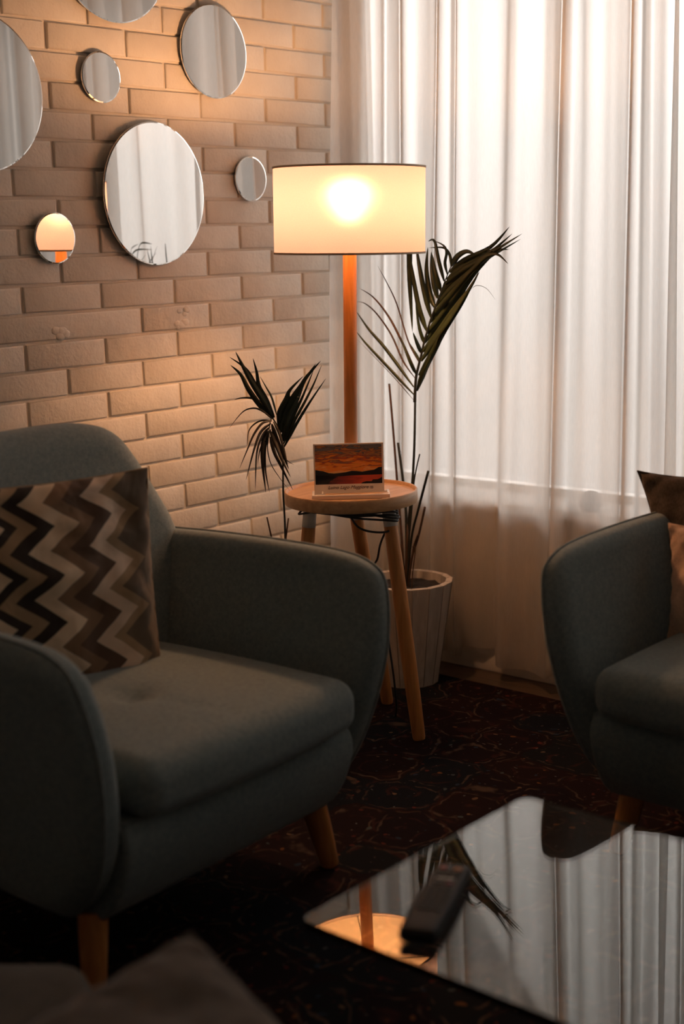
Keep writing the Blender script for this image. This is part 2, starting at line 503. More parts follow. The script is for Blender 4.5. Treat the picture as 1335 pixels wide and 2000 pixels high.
def box(bm, x0, x1, y0, y1, z0, z1, bevel=0.0, seg=2):
    r = bmesh.ops.create_cube(bm, size=1.0)
    vs_ = r['verts']
    for v in vs_:
        v.co = Vector((x0 + (v.co.x + 0.5) * (x1 - x0), y0 + (v.co.y + 0.5) * (y1 - y0), z0 + (v.co.z + 0.5) * (z1 - z0)))
    if bevel > 0:
        es = list({e for v in vs_ for e in v.link_edges})
        bmesh.ops.bevel(bm, geom=es, offset=bevel, segments=seg, profile=0.5, affect='EDGES')


def tube(bm, pts, rad, seg=10, cap=True):
    pts = [Vector(p) for p in pts]
    k = len(pts)
    rads = rad if isinstance(rad, (list, tuple)) else [rad] * k
    rings = []
    prevn = None
    for i, p in enumerate(pts):
        t = (pts[min(i + 1, k - 1)] - pts[max(i - 1, 0)]).normalized()
        if prevn is None:
            a = Vector((0, 0, 1)) if abs(t.z) < 0.9 else Vector((1, 0, 0))
            nn = t.cross(a).normalized()
        else:
            nn = (prevn - t * prevn.dot(t)).normalized()
        prevn = nn
        bb = t.cross(nn)
        ring = [bm.verts.new(p + (nn * math.cos(2 * math.pi * j / seg) + bb * math.sin(2 * math.pi * j / seg)) * rads[i]) for j in range(seg)]
        rings.append(ring)
    for a, b_ in zip(rings, rings[1:]):
        for j in range(seg):
            bm.faces.new((a[j], a[(j + 1) % seg], b_[(j + 1) % seg], b_[j]))
    if cap:
        bm.faces.new(rings[0][::-1])
        bm.faces.new(rings[-1])


def lathe(bm, prof, seg=48, center=(0, 0, 0), closed=False):
    c = Vector(center)
    rings = []
    for r, z in prof:
        rings.append([bm.verts.new(c + Vector((r * math.cos(2 * math.pi * j / seg), r * math.sin(2 * math.pi * j / seg), z))) for j in range(seg)])
    prs = list(zip(rings, rings[1:]))
    if closed:
        prs.append((rings[-1], rings[0]))
    for a, b_ in prs:
        for j in range(seg):
            bm.faces.new((a[j], a[(j + 1) % seg], b_[(j + 1) % seg], b_[j]))
    if not closed:
        bm.faces.new(rings[0][::-1])
        bm.faces.new(rings[-1])


def crom(pts, sub, closed=False):
    """Catmull-Rom through pts (tuples or Vectors)."""
    P = [Vector(p) for p in pts]
    k = len(P)
    out = []
    rng = k if closed else k - 1
    for i in range(rng):
        if closed:
            p0, p1, p2, p3 = P[(i - 1) % k], P[i], P[(i + 1) % k], P[(i + 2) % k]
        else:
            p0, p1, p2, p3 = P[max(i - 1, 0)], P[i], P[i + 1], P[min(i + 2, k - 1)]
        for s in range(sub):
            t = s / sub
            out.append(0.5 * ((2 * p1) + (p2 - p0) * t + (2 * p0 - 5 * p1 + 4 * p2 - p3) * t * t + (3 * p1 - p0 - 3 * p2 + p3) * t ** 3))
    if not closed:
        out.append(P[-1])
    return out


def slab(profile, half, rnd, fn, sub=5, ns=9):
    """Closed outline (u, v) given a soft edged thickness 2*half along w; fn(u, v, w) -> local point.
    Returns (bmesh, outline points for piping)"""
    pr = crom([(a, b_, 0) for a, b_ in profile], sub, True)
    k = len(pr)
    # outward normals
    area = sum(pr[i].x * pr[(i + 1) % k].y - pr[(i + 1) % k].x * pr[i].y for i in range(k))
    sg = 1 if area > 0 else -1
    nr = []
    for i in range(k):
        t = pr[(i + 1) % k] - pr[(i - 1) % k]
        nr.append(Vector((t.y, -t.x, 0)).normalized() * sg)
    st = []
    for j in range(ns + 1):
        a = math.pi / 2 * j / ns
        st.append((-(half - rnd) - rnd * math.cos(a), rnd * (1 - math.sin(a))))
    st2 = [(-w_, ins) for w_, ins in reversed(st)]
    stations = st + [(0.0, 0.0)] + st2
    bm = bmesh.new()
    rings = []
    for w_, ins in stations:
        rings.append([bm.verts.new(fn(pr[i].x - nr[i].x * ins, pr[i].y - nr[i].y * ins, w_)) for i in range(k)])
    for a, b_ in zip(rings, rings[1:]):
        for i in range(k):
            bm.faces.new((a[i], a[(i + 1) % k], b_[(i + 1) % k], b_[i]))
    for ring, w_ in ((rings[0], stations[0]), (rings[-1], stations[-1])):
        cur = ring
        for s in (0.75, 0.45, 0.18):
            cx = sum((v.co for v in ring), Vector()) / k
            nw = [bm.verts.new(cx.lerp(v.co, s)) for v in ring]
            for i in range(k):
                bm.faces.new((cur[i], cur[(i + 1) % k], nw[(i + 1) % k], nw[i]))
            cur = nw
        bm.faces.new(cur)
    return bm, pr, nr


def rbox(sx, sy, sz, r, cuts=14, post=None):
    """Rounded block centred on 0 (half sizes sx sy sz), optional post(v) deformation."""
    bm = bmesh.new()
    bmesh.ops.create_cube(bm, size=2.0)
    bmesh.ops.subdivide_edges(bm, edges=bm.edges, cuts=cuts, use_grid_fill=True)
    for v in bm.verts:
        # denser near borders
        q = Vector([math.sin(c * math.pi / 2) if abs(c) < 1 else c for c in v.co])
        p = Vector((q.x * sx, q.y * sy, q.z * sz))
        inn = Vector((max(-sx + r, min(sx - r, p.x)), max(-sy + r, min(sy - r, p.y)), max(-sz + r, min(sz - r, p.z))))
        d = p - inn
        if d.length > 1e-9:
            p = inn + d.normalized() * r
        v.co = p
        if post:
            v.co = post(Vector(p))
    return bm


# ================================================================== SETTING
def brick_wall():
    bm = bmesh.new()
    # mortar plane body
    box(bm, -0.12, -0.007, RY0, RY1, 0.0, RZ)
    P = 0.2479
    H = 0.0688
    rnd = random.Random(3)
    for k in range(-12, 28):
        zc = 1.8078 - H * k
        if zc < 0.0 or zc > RZ + 0.03:
            continue
        off = 0.0 if k % 2 == 0 else P / 2
        joints = []
        j = -20
        while True:
            y = off + j * P
            if y > RY1 + 0.4:
                break
            # the filled head joint in the course with the old repair
            if not (k == 11 and j in (-1,)):
                joints.append(y + rnd.uniform(-0.003, 0.003))
            j += 1
        z0 = zc - H / 2 + 0.0035
        z1 = zc + H / 2 - 0.0035
        z0 = max(z0, 0.001)
        z1 = min(z1, RZ - 0.001)
        if z1 - z0 < 0.01:
            continue
        for a, b_ in zip(joints, joints[1:]):
            y0 = max(a + 0.0045, RY0 + 0.002)
            y1 = min(b_ - 0.0045, RY1 - 0.001)
            if y1 - y0 < 0.02:
                continue
            dx = rnd.uniform(-0.0012, 0.0012)
            dz = rnd.uniform(-0.0008, 0.0008)
            x1 = 0.0 + dx
            bv = 0.0032
            # front face with soft shoulders, built as rings
            rings = []
            for ins, x in ((0.0, -0.008), (0.0, x1 - bv), (bv * 0.35, x1 - bv * 0.35), (bv * 1.2, x1)):
                rings.append([bm.verts.new((x, yy, zz)) for yy, zz in ((y0 + ins, z0 + dz + ins), (y1 - ins, z0 + dz + ins), (y1 - ins, z1 + dz - ins), (y0 + ins, z1 + dz - ins))])
            for r1, r2 in zip(rings, rings[1:]):
                for i in range(4):
                    bm.faces.new((r1[i], r1[(i + 1) % 4], r2[(i + 1) % 4], r2[i]))
            bm.faces.new(rings[-1])
    # old filler lumps over two joints
    for (py, pz, n_) in ((at(115, 640, 0, 0).y, at(115, 650, 0, 0).z, 9), (at(357, 628, 0, 0).y, at(357, 634, 0, 0).z, 6), (at(360, 605, 0, 0).y, at(360, 608, 0, 0).z, 4)):
        for i in range(n_):
            rr = rnd.uniform(0.006, 0.012)
            s = bmesh.ops.create_icosphere(bm, subdivisions=2, radius=rr)
            oy, oz = rnd.uniform(-0.022, 0.022), rnd.uniform(-0.008, 0.008)
            for v in s['verts']:
                v.co = Vector((v.co.x * 0.35 - 0.001, py + oy + v.co.y * 1.4, pz + oz + v.co.z))
    o = obj('wall_left', bm, M['brick'], smooth=True, flat_angle=50)
    return struct(o)


brick_wall()

bm = bmesh.new()
box(bm, -0.12, RX1 + 0.12, RY0 - 0.12, RY1 + 0.25, -0.06, 0.0)
struct(obj('floor', bm, M['floor'], smooth=False))
bm = bmesh.new()
box(bm, -0.12, RX1 + 0.12, RY0 - 0.12, RY1 + 0.25, RZ, RZ + 0.06)
struct(obj('ceiling', bm, M['ceil'], smooth=False))
bm = bmesh.new()
x0, x1, z0, z1 = WIN
box(bm, -0.12, RX1 + 0.12, RY1, RY1 + 0.25, 0.0, z0 - 0.03)
box(bm, -0.12, RX1 + 0.12, RY1, RY1 + 0.25, z1, RZ)
box(bm, x1, RX1 + 0.12, RY1, RY1 + 0.25, z0 - 0.03, z1)
struct(obj('wall_back', bm, M['plaster'], smooth=False))
bm = bmesh.new()
box(bm, RX1, RX1 + 0.12, RY0 - 0.12, RY1, 0.0, RZ)
struct(obj('wall_right', bm, M['dimwall'], smooth=False))
bm = bmesh.new()
box(bm, -0.12, RX1, RY0 - 0.12, RY0, 0.0, RZ)
struct(obj('wall_front', bm, M['dimwall'], smooth=False))
bm = bmesh.new()
box(bm, x0, x1, RY1 - 0.012, RY1 + 0.26, z0 - 0.03, z0, 0.004)
struct(obj('trim_1', bm, M['sill'], smooth=True, flat_angle=40))
bm = bmesh.new()
box(bm, 0.001, RX1, RY1 - 0.014, RY1, 0.0, 0.075, 0.004)
struct(obj('baseboard_back', bm, M['plaster'], smooth=True, flat_angle=40))
bm = bmesh.new()
box(bm, x0, x1, RY1 + 0.19, RY1 + 0.235, z0, z0 + 0.018)
box(bm, x0, x1, RY1 + 0.19, RY1 + 0.235, z1 - 0.05, z1)
for xx in (x0, 1.72, 3.0, x1 - 0.05):
    box(bm, xx, xx + 0.05, RY1 + 0.19, RY1 + 0.235, z0, z1)
box(bm, x0, x0 + 0.03, RY1, RY1 + 0.03, z0, z1)
wf = struct(obj('window_1', bm, M['frame'], smooth=False))
bm = bmesh.new()
box(bm, x0 + 0.02, x1 - 0.02, RY1 + 0.210, RY1 + 0.2105, z0 + 0.04, z1 - 0.04)
box(bm, x0 + 0.01, x0 + 0.012, RY1 + 0.02, RY1 + 0.20, z0 + 0.005, z1 - 0.04)
obj('window_pane', bm, M['pane'], wf, smooth=False)

# ------------------------------------------------------------------ rug
bm = bmesh.new()
box(bm, 0.12, 3.9, -3.2, 0.794, 0.0005, 0.008, 0.002)
rug = obj('persian_rug', bm, M['rug'], smooth=False)
tag(rug, 'dark red and navy patterned oriental rug covering the wooden floor', 'rug')

# ------------------------------------------------------------------ curtain
CP = [  # px at the photo's top, px at y=1200, distance plane Y
    (654, 649, .715), (668, 664, .725), (686, 684, .765), (703, 701, .805), (714, 712, .812), (728, 727, .822),
    (742, 742, .850), (752, 753, .880), (764, 765, .866), (775, 776, .848), (782, 784, .838), (787, 788, .868), (800, 799, .889), (818, 812, .893),
    (836, 824, .872), (846, 832, .850), (851, 837, .838), (856, 846, .868), (868, 862, .892), (880, 876, .898), (888, 884, .866), (893, 889, .880), (910, 905, .895),
    (940, 930, .893), (965, 955, .900), (990, 966, .898), (998, 971, .860), (1015, 985, .850), (1040, 1005, .866), (1062, 1030, .872), (1080, 1050, .852),
    (1094, 1060, .828), (1100, 1067, .822), (1107, 1078, .860), (1120, 1095, .890), (1136, 1110, .888), (1155, 1135, .868), (1178, 1160, .872), (1200, 1178, .858), (1222, 1198, .832),
    (1231, 1205, .826), (1238, 1216, .868), (1252, 1235, .888), (1262, 1246, .858), (1274, 1262, .846), (1288, 1275, .862), (1305, 1295, .890), (1325, 1315, .894)]


def curtain():
    lines = []
    for pt, pb, Y in CP:
        a = at(pt, 0, 1, Y)
        b_ = at(pb, 1200, 1, Y)
        sl = (a.x - b_.x) / (a.z - b_.z)
        lines.append((a.x, a.z, sl, Y))
    x = lines[-1][0]
    rr = random.Random(11)
    # continues out of frame with the same kind of pleats
    while x < 4.15:
        wdt = rr.uniform(0.07, 0.12)
        for f_, Y in ((0.08, .862), (0.3, .852 + rr.uniform(-.006, .006)), (0.55, .868), (0.8, .848), (0.95, .830), (1.0, .862), (1.12, .890), (1.3, .892)):
            lines.append((x + wdt * f_, 1.93, rr.uniform(-.005, .01) if f_ == 0.08 else lines[-1][2], Y))
        x = lines[-1][0]
    zs = [0.045 + (RZ - 0.05) * i / 40 for i in range(41)]
    bm = bmesh.new()
    grid = []
    for iz, z in enumerate(zs):
        row = []
        for (ax, az, sl, Y) in lines:
            row.append(Vector((ax + sl * (z - az), Y, 0)))
        # tiny swell that varies along height
        sm = crom(row, 5)
        out = []
        for i, p in enumerate(sm):
            s = i / len(sm)
            amp = 1.0 + 0.12 * math.sin(z * 1.3 + i * 0.11)
            y = 0.868 + (p.y - 0.868) * amp + 0.004 * mnoise.noise(Vector((p.x * 30, z * 1.2, 0)))
            zz = z
            if iz == 0:
                zz = z + 0.018 * mnoise.noise(Vector((p.x * 5, 1.7, 0))) + (0.035 if 0.45 < p.x < 0.585 else 0.0)
            out.append(bm.verts.new((max(p.x, 0.006), min(y, 0.912), zz)))
        grid.append(out)
    for a, b_ in zip(grid, grid[1:]):
        for i in range(len(a) - 1):
            bm.faces.new((a[i], a[i + 1], b_[i + 1], b_[i]))
    o = obj('sheer_curtain', bm, M['curtain'])
    tag(o, 'floor-length sheer white curtain hanging in pleats across the window', 'curtain')
    # stitched hem
    hb = bmesh.new()
    me = o.data
    cols = len(grid[0])
    vv = [me.vertices[i].co.copy() for i in range(cols)]
    v2 = [me.vertices[i + cols].co.copy() for i in range(cols)]
    prev = None
    for a, c in zip(vv, v2):
        t = c - a
        t.normalize()
        p0 = a + Vector((0, -0.0012, 0.0))
        p1 = a + t * 0.028 + Vector((0, -0.0012, 0))
        cur = (hb.verts.new(p0), hb.verts.new(p1))
        if prev:
            hb.faces.new((prev[0], cur[0], cur[1], prev[1]))
        prev = cur
    obj('hem', hb, M['curtain'], o)
    return o


curtain()

# ------------------------------------------------------------------ round mirrors
MIR = [
    (300, 379, .18, 'largest complete round mirror, left of the lamp shade, reflecting curtain and palm tips'),
    (417, 101, .12, 'medium round mirror high on the brick wall between the top edge and the lamp'),
    (196.5, 151, .061, 'small round mirror beneath the top-edge mirror, above left of the largest complete one'),
    (489, 349.5, .060, 'small round mirror just left of the lamp shade'),
    (106.5, 465, .061, 'small round mirror glowing orange with the reflected lamp shade'),
]


def mirror(y, z, r, label, tilt=(0.0, 0.0)):
    e = empty('round_mirror', label, 'mirror', (0.004 if tilt[0] > 0.05 else 0.0, y, z), group='round mirrors on the brick wall')
    e.rotation_euler = (0, tilt[1], tilt[0])
    bm = bmesh.new()
    lathe(bm, [(r - 0.0015, 0.0), (r, 0.001), (r, 0.0045), (r - 0.003, 0.0055)], 96)
    for v in bm.verts:
        v.co = Vector((v.co.z + 0.010, v.co.x, v.co.y))
    obj('mirror_glass', bm, M['mirror'], e, smooth=True, flat_angle=15)
    bm = bmesh.new()
    lathe(bm, [(r * 0.96, 0.0), (r * 0.985, 0.003)], 64)
    for v in bm.verts:
        v.co = Vector((v.co.z + 0.0072, v.co.x, v.co.y))
    obj('backing', bm, M['mirrorback'], e, smooth=True, flat_angle=30)
    for s in (-1, 1):
        bm = bmesh.new()
        box(bm, 0.0, 0.0075, s * r * 0.55 - 0.010, s * r * 0.55 + 0.010, -0.012, 0.012, 0.001)
        obj('mounting_pad', bm, M['mirrorback'], e, smooth=False)


for px, py, r, lab in MIR:
    p = at(px, py, 0, 0.012)
    mirror(p.y, p.z, r, lab, {300: (math.radians(3.3), math.radians(0.8)), 106.5: (math.radians(0.4), math.radians(1.4))}.get(px, (0.0, 0.0)))
mirror(-0.339, 1.597, .18, 'large round mirror cut off by the left edge of the photo')
mirror(0.082, 1.962, .178, 'large round mirror cut off by the top edge of the photo')


# ================================================================== SEATING
ARM = [(-.60, .30), (-.60, .50), (-.590, .60), (-.54, .632), (-.42, .640), (-.30, .643), (-.17, .643), (-.04, .639), (.032, .628), (.076, .602), (.094, .552), (.100, .50),
       (.099, .44), (.080, .344), (.040, .241), (-.02, .168), (-.085, .142), (-.22, .146), (-.40, .165), (-.53, .185), (-.590, .23)]


def seat_piece(name, label, cat, loc, rotz, hw, cushions, legs_lat):
    root = empty(name, label, cat, loc, rotz)
    # arms
    for s in (-1, 1):
        def fn(u, v, w_, s=s):
            q_ = max(0.0, min(1.0, (0.60 - v) / 0.45))
            c = hw - 0.034 - 0.085 * q_
            th = 0.70 + 0.25 * q_
            return Vector((u, s * (c + w_ * th), v))
        bm, pr, nr = slab(ARM, 0.046, 0.040, fn)
        a = obj('arm', bm, M['blue'], root)
        # piping round both front edges
        for side in (1,):
            pb = bmesh.new()
            pts = []
            for p, q in zip(pr, nr):
                if p.x > -0.56 and not (p.y < 0.15 and p.x < -0.1):
                    w_ = side * 0.016
                    ins = 0.040 * (1 - math.sqrt(max(0.0, 1 - ((abs(w_) - 0.006) / 0.040) ** 2)))
                    pts.append(fn(p.x - q.x * (ins - 0.001), p.y - q.y * (ins - 0.001), w_))
            # order from the rear top to the front bottom
            i0 = max(range(len(pts)), key=lambda i: (pts[i] - pts[i - 1]).length)
            pts = pts[i0:] + pts[:i0]
            tube(pb, pts, 0.0030, 6)
            obj('piping', pb, M['bluep'], a)
    # base with rounded front rail
    bmx = bmesh.new()
    prof = [(-.56, .14), (-.56, .325), (-.30, .327), (0.02, .327), (.060, .318), (.072, .275), (.048, .205), (.006, .150), (-.045, .131), (-.20, .128)]
    bmx, pr, nr = slab(prof, hw - 0.120, 0.012, lambda u, v, w_: Vector((u, w_, v)), sub=4, ns=4)
    obj('seat_base', bmx, M['blue'], root)
    # backrest
    k = hw - 0.42
    def bx(w_):
        return w_ + (k if w_ > 0.05 else (-k if w_ < -0.05 else 0))
    half_prof = [(.0, .886), (.11, .888), (.19, .885), (.245, .874), (.286, .850), (.318, .808), (.344, .762), (.370, .712), (.392, .665), (.402, .61), (.385, .48), (.345, .30), (.32, .18), (.25, .14), (.0, .14)]
    prof = [(bx(a), b_) for a, b_ in half_prof] + [(bx(-a), b_) for a, b_ in reversed(half_prof[1:-1])]
    if k > 0.05:
        prof = [q for q in prof]
    def fb(u, v, w_):
        lean = -0.085 * (v - 0.38) / 0.5
        e_ = max(0.0, abs(u) - k) / 0.40
        fwd = 0.075 * e_ * e_
        bulge = 1.0 - 0.25 * max(0.0, (v - 0.55)) / 0.34
        y = -0.520 + lean * 0.55 + fwd * 0.35 + w_ * bulge
        return Vector((y, u, v))
    bmx, pr, nr = slab(prof, 0.068, 0.052, fb, sub=4, ns=8)
    br = obj('backrest', bmx, M['blue'], root)
    for u0 in ((-0.10,) if k < 0.05 else (-0.35, 0.35)):
        sb_ = bmesh.new()
        tube(sb_, [fb(u0 - 0.02 * math.sin((v - .4) * 4), v, 0.0665) for v in [0.40 + 0.45 * i / 14 for i in range(15)]], 0.0016, 5)
        obj('seam', sb_, M['bluep'], br)
    # cushions
    cw = (2 * (hw - 0.138)) / cushions
    for i in range(cushions):
        c0 = -(hw - 0.138) + cw * (i + 0.5)
        hl = cw / 2 - 0.003
        TX, TY = 0.030, -0.055

        def post(p, hl=hl):
            u, v = p.x / 0.285, p.y / hl
            if p.z > 0:
                p.z += 0.020 * max(0, 1 - u * u) ** 0.6 * max(0, 1 - v * v) ** 0.6
                # tuft and its seam to the front edge
                p.z -= 0.020 * math.exp(-((p.x - TX) ** 2 + (p.y - TY) ** 2) / 0.0014)
                if p.x > TX:
                    sy = TY + (p.x - TX) * 0.16
                    p.z -= 0.0050 * math.exp(-((p.y - sy) / 0.008) ** 2) * max(0, 1 - u * u)
            # bowed front edge
            if p.x > 0.1:
                p.x += 0.018 * max(0, 1 - v * v)
            if p.x > 0.2:
                p.x += 0.010 * math.cos(p.z / 0.06 * 1.3)
            return p
        cb = rbox(0.285, hl, 0.050, 0.036, 60, post)
        for v in cb.verts:
            v.co += Vector((-0.190, c0, 0.376))
        cu = obj('seat_cushion', cb, M['blue'], root)
        tb = bmesh.new()
        s = bmesh.ops.create_icosphere(tb, subdivisions=2, radius=0.008)
        for v in s['verts']:
            v.co = Vector((v.co.x - 0.190 + TX, v.co.y + c0 + TY, v.co.z * 0.5 + 0.425))
        obj('tuft_button', tb, M['bluep'], cu)
    # legs
    for fx in (-0.012, -0.46):
        for s in (-1, 1):
            lb = bmesh.new()
            ly = legs_lat
            fxx = fx
            top = Vector((fxx - (0.02 if fx > -0.1 else -0.03), s * (ly - 0.025), 0.150))
            bot = Vector((fxx, s * ly, 0.0085))
            pts = [top.lerp(bot, t) for t in (0, .25, .5, .75, .96, 1.0)]
            tube(lb, pts, [.0260, .0250, .0232, .0210, .0190, .0170], 20)
            obj('leg', lb, M['woodo'], root, flat_angle=50)
    return root


seat_piece('armchair', 'blue-grey upholstered armchair with wooden legs under the round mirrors', 'armchair',
           (1.0677, -0.6726, 0.0), math.radians(3.0), 0.420, 1, 0.315)
seat_piece('sofa', 'blue-grey upholstered sofa in front of the curtain at the right edge', 'sofa',
           (2.078, 0.020, 0.0), math.radians(-90), 0.750, 2, 0.61)


# ------------------------------------------------------------------ pillows
def pillow(name, label, mtl, centre, right, up, hw, hh, th, seed=0, wrinkle=0.006, uv=False, pinch=0.07, n=44, corner=1.0):
    """square scatter cushion: right/up are unit vectors of its face"""
    right = Vector(right).normalized()
    up = (Vector(up) - right * Vector(up).dot(right)).normalized()
    nrm = right.cross(up).normalized()
    c = Vector(centre)
    e = empty(name, label, 'pillow', c)
    bm = bmesh.new()
    uvl = bm.loops.layers.uv.new('UVMap')
    sides = []
    for sgn in (1, -1):
        g = []
        for j in range(n + 1):
            row = []
            for i in range(n + 1):
                u = -1 + 2 * i / n
                v = -1 + 2 * j / n
                # denser near rim
                u_ = math.sin(u * math.pi / 2); v_ = math.sin(v * math.pi / 2)
                x = u_ * (1 - pinch * (1 - v_ * v_) ** 1.0 * abs(u_) ** 2)
                y = v_ * (1 - pinch * (1 - u_ * u_) ** 1.0 * abs(v_) ** 2)
                t = (max(0, 1 - u_ ** 2) ** 0.55) * (max(0, 1 - v_ ** 2) ** 0.55)
                wv = mnoise.noise(Vector((u_ * 2.2 + seed, v_ * 2.2, sgn * 3.1))) * wrinkle * 2.2
                wv += mnoise.noise(Vector((u_ * 5 + seed, v_ * 7, sgn))) * wrinkle
                rimf = 1 - max(abs(u_), abs(v_))
                wv *= min(1, rimf * 6)
                # radial puckers near the seams
                pk = 0.0035 * math.sin((u_ - v_) * 23 + seed) * math.exp(-rimf * 9) * (1 if 0 < rimf else 0)
                row.append(((x * hw, y * hh, sgn * (t * th + (wv + pk) * (1 if rimf > 1e-6 else 0))), ((u_ + 1) / 2, (v_ + 1) / 2)))
            g.append(row)
        sides.append(g)
    verts = {}

    def gv(sidx, j, i):
        border = i in (0, n) or j in (0, n)
        key = (0 if border else sidx, j, i)
        if key not in verts:
            (a, b_, d), _ = sides[sidx][j][i]
            if border:
                d = 0
            verts[key] = bm.verts.new(right * a + up * b_ + nrm * d)
        return verts[key]
    for sidx in (0, 1):
        for j in range(n):
            for i in range(n):
                ids = [(j, i), (j, i + 1), (j + 1, i + 1), (j + 1, i)]
                if sidx:
                    ids = ids[::-1]
                f = bm.faces.new([gv(sidx, *q) for q in ids])
                for lp, q in zip(f.loops, ids):
                    lp[uvl].uv = sides[sidx][q[0]][q[1]][1]
    cover = obj('cover', bm, mtl, e)
    # seam cord round the rim
    sb_ = bmesh.new()
    rim = []
    g = sides[0]
    rim += [g[0][i][0] for i in range(n)] + [g[j][n][0] for j in range(n)] + [g[n][i][0] for i in range(n, 0, -1)] + [g[j][0][0] for j in range(n, 0, -1)]
    pts = [right * a + up * b_ for a, b_, d in rim]
    pts.append(pts[0])
    tube(sb_, pts, 0.0016, 5, cap=False)
    obj('seam', sb_, mtl, e)
    return e


a3 = math.radians(3.0)
CF = Vector((math.cos(a3), math.sin(a3), 0)); CR = Vector((-math.sin(a3), math.cos(a3), 0)); CM = Vector((1.0677, -0.6726, 0))


def chair(f_, l_, z):
    return CM + CF * f_ + CR * l_ + Vector((0, 0, z))


pillow('chevron_pillow', 'zigzag patterned pillow in cream and browns leaning on the armchair backrest', M['chev'],
       chair(-0.385, -0.045, 0.584), CR * 0.93 + CF * 0.34, Vector((0, 0, 1)) - CF * 0.05 + CR * 0.05, 0.222, 0.230, 0.062, seed=2, wrinkle=0.013, pinch=0.04)


# ================================================================== LAMP WITH TRAY TABLE
TC = Vector((0.562, 0.286, 0.0))
TZ = 0.630


def lamp():
    e = empty('floor_lamp', 'lit floor lamp with cream drum shade, wooden pole and round tray table on three legs', 'lamp', (TC.x, TC.y, 0.0))
    L = lambda p: Vector(p) - Vector((TC.x, TC.y, 0.0))
    R_ = 0.1655
    bm = bmesh.new()
    # tray: rim stands 5 mm over the surface
    lathe(bm, [(0.10, -0.029), (R_ - 0.008, -0.029), (R_ - 0.002, -0.027), (R_, -0.020), (R_, 0.002), (R_ - 0.002, 0.0045), (R_ - 0.005, 0.0045), (R_ - 0.007, 0.002), (R_ - 0.009, -0.003), (0.08, -0.003)], 96, (0, 0, TZ))
    obj('tabletop', bm, M['woodl'], e, flat_angle=40)
    # legs: upper pale painted part and wooden part
    tops = [atD(757, 998, 3.50), atD(606, 998, 3.51), atD(690, 992, 3.60)]
    for t_ in tops:
        t_.z = TZ - 0.028
    feet = [Vector((0.732, 0.326, 0.0085)), Vector((0.455, 0.165, 0.0085)), Vector((0.486, 0.502, 0.0085))]
    for t_, f_ in zip(tops, feet):
        pts = [t_.lerp(f_, q) for q in (0.09, .2, .4, .6, .8, .95, .99, 1.0)]
        rr = [.0168, .0178, .0188, .0190, .0182, .0166, .0160, .0145]
        lb = bmesh.new()
        tube(lb, [L(p) for p in pts], rr, 24)
        lg = obj('leg', lb, M['woodo'], e, flat_angle=50)
        cb = bmesh.new()
        tube(cb, [L(t_.lerp(f_, q)) for q in (0.0, 0.05, 0.092)], [.0165, .0168, .0172], 24)
        o = obj('leg_collar', cb, M['legpaint'], lg)
        o['label'] = 'pale grey painted top of the leg'
    # pole, leaning very slightly as in the photo
    pb = Vector((0.549, 0.303, TZ - 0.003))
    pt = Vector((0.5655, 0.3070, 1.40))
    d = (pt - pb).normalized()
    bm = bmesh.new()
    tube(bm, [L(pb), L(pb.lerp(pt, 0.25)), L(pb.lerp(pt, 0.5)), L(pb + d * (1.245 - TZ))], 0.0165, 32)
    obj('pole', bm, M['woodo'], e, flat_angle=50)
    bm = bmesh.new()
    tube(bm, [L(pb + d * (1.243 - TZ)), L(pb + d * (1.285 - TZ))], [0.011, 0.011], 20)
    obj('socket', bm, M['ivory'], e, flat_angle=50)
    # shade
    SCn = pb + d * (1.214 - TZ)
    rot = Vector((0, 0, 1)).rotation_difference(d)
    Hs, Rs = 0.2000, 0.1820
    T_ = lambda v: L(SCn + rot @ v)
    bm = bmesh.new()
    seg = 96
    rings = []
    for i in range(9):
        z = Hs * i / 8
        rings.append([bm.verts.new(T_(Vector((Rs * math.cos(2 * math.pi * j / seg), Rs * math.sin(2 * math.pi * j / seg), z)))) for j in range(seg)])
    for a, b_ in zip(rings, rings[1:]):
        for j in range(seg):
            bm.faces.new((a[j], a[(j + 1) % seg], b_[(j + 1) % seg], b_[j]))
    sh = obj('lamp_shade', bm, M['shade'], e)
    for z in (0.0, Hs):
        tb = bmesh.new()
        lathe(tb, [(Rs - 0.0015, z - 0.0025), (Rs + 0.0015, z - 0.0025), (Rs + 0.0018, z + 0.0025), (Rs - 0.0015, z + 0.0025)], seg, closed=True)
        for v in tb.verts:
            v.co = T_(v.co.copy())
        obj('shade_binding', tb, M['trim'], sh)
    th = math.atan2((CO - SCn).y, (CO - SCn).x) - math.radians(86)
    # wire carrier: ring plus three spokes at the socket height
    wb = bmesh.new()
    for k in range(3):
        a = th + 0.6 + k * 2 * math.pi / 3
        tube(wb, [T_(Vector((0.012 * math.cos(a), 0.012 * math.sin(a), 0.045))), T_(Vector(((Rs - .002) * math.cos(a), (Rs - .002) * math.sin(a), 0.003)))], 0.0013, 6)
    obj('shade_carrier', wb, M['metal'], sh)
    # bulb
    bc = SCn + rot @ Vector((0.0, 0.0, 0.135))
    bb = bmesh.new()
    lathe(bb, [(0.010, -0.055), (0.013, -0.045), (0.022, -0.028), (0.029, -0.010), (0.030, 0.004), (0.026, 0.018), (0.016, 0.027), (0.004, 0.030)], 32)
    for v in bb.verts:
        v.co = L(bc + rot @ v.co)
    bmt, bn, bbs = mat('glowing_bulb')
    bbs.inputs['Base Color'].default_value = (1, 0.9, 0.75, 1)
    bbs.inputs['Emission Color'].default_value = (1.0, 0.505, 0.235, 1)
    bbs.inputs['Emission Strength'].default_value = BULB_POWER / (math.pi * 4 * math.pi * 0.03 ** 2) * 1.0
    obj('bulb', bb, bmt, e)
    # cord wound round the leg tops under the tray
    A, B = tops[1].copy(), tops[0].copy()
    zc = TZ - 0.032
    rnd = random.Random(5)
    side = (B - A).normalized()
    back = Vector((-side.y, side.x, 0))
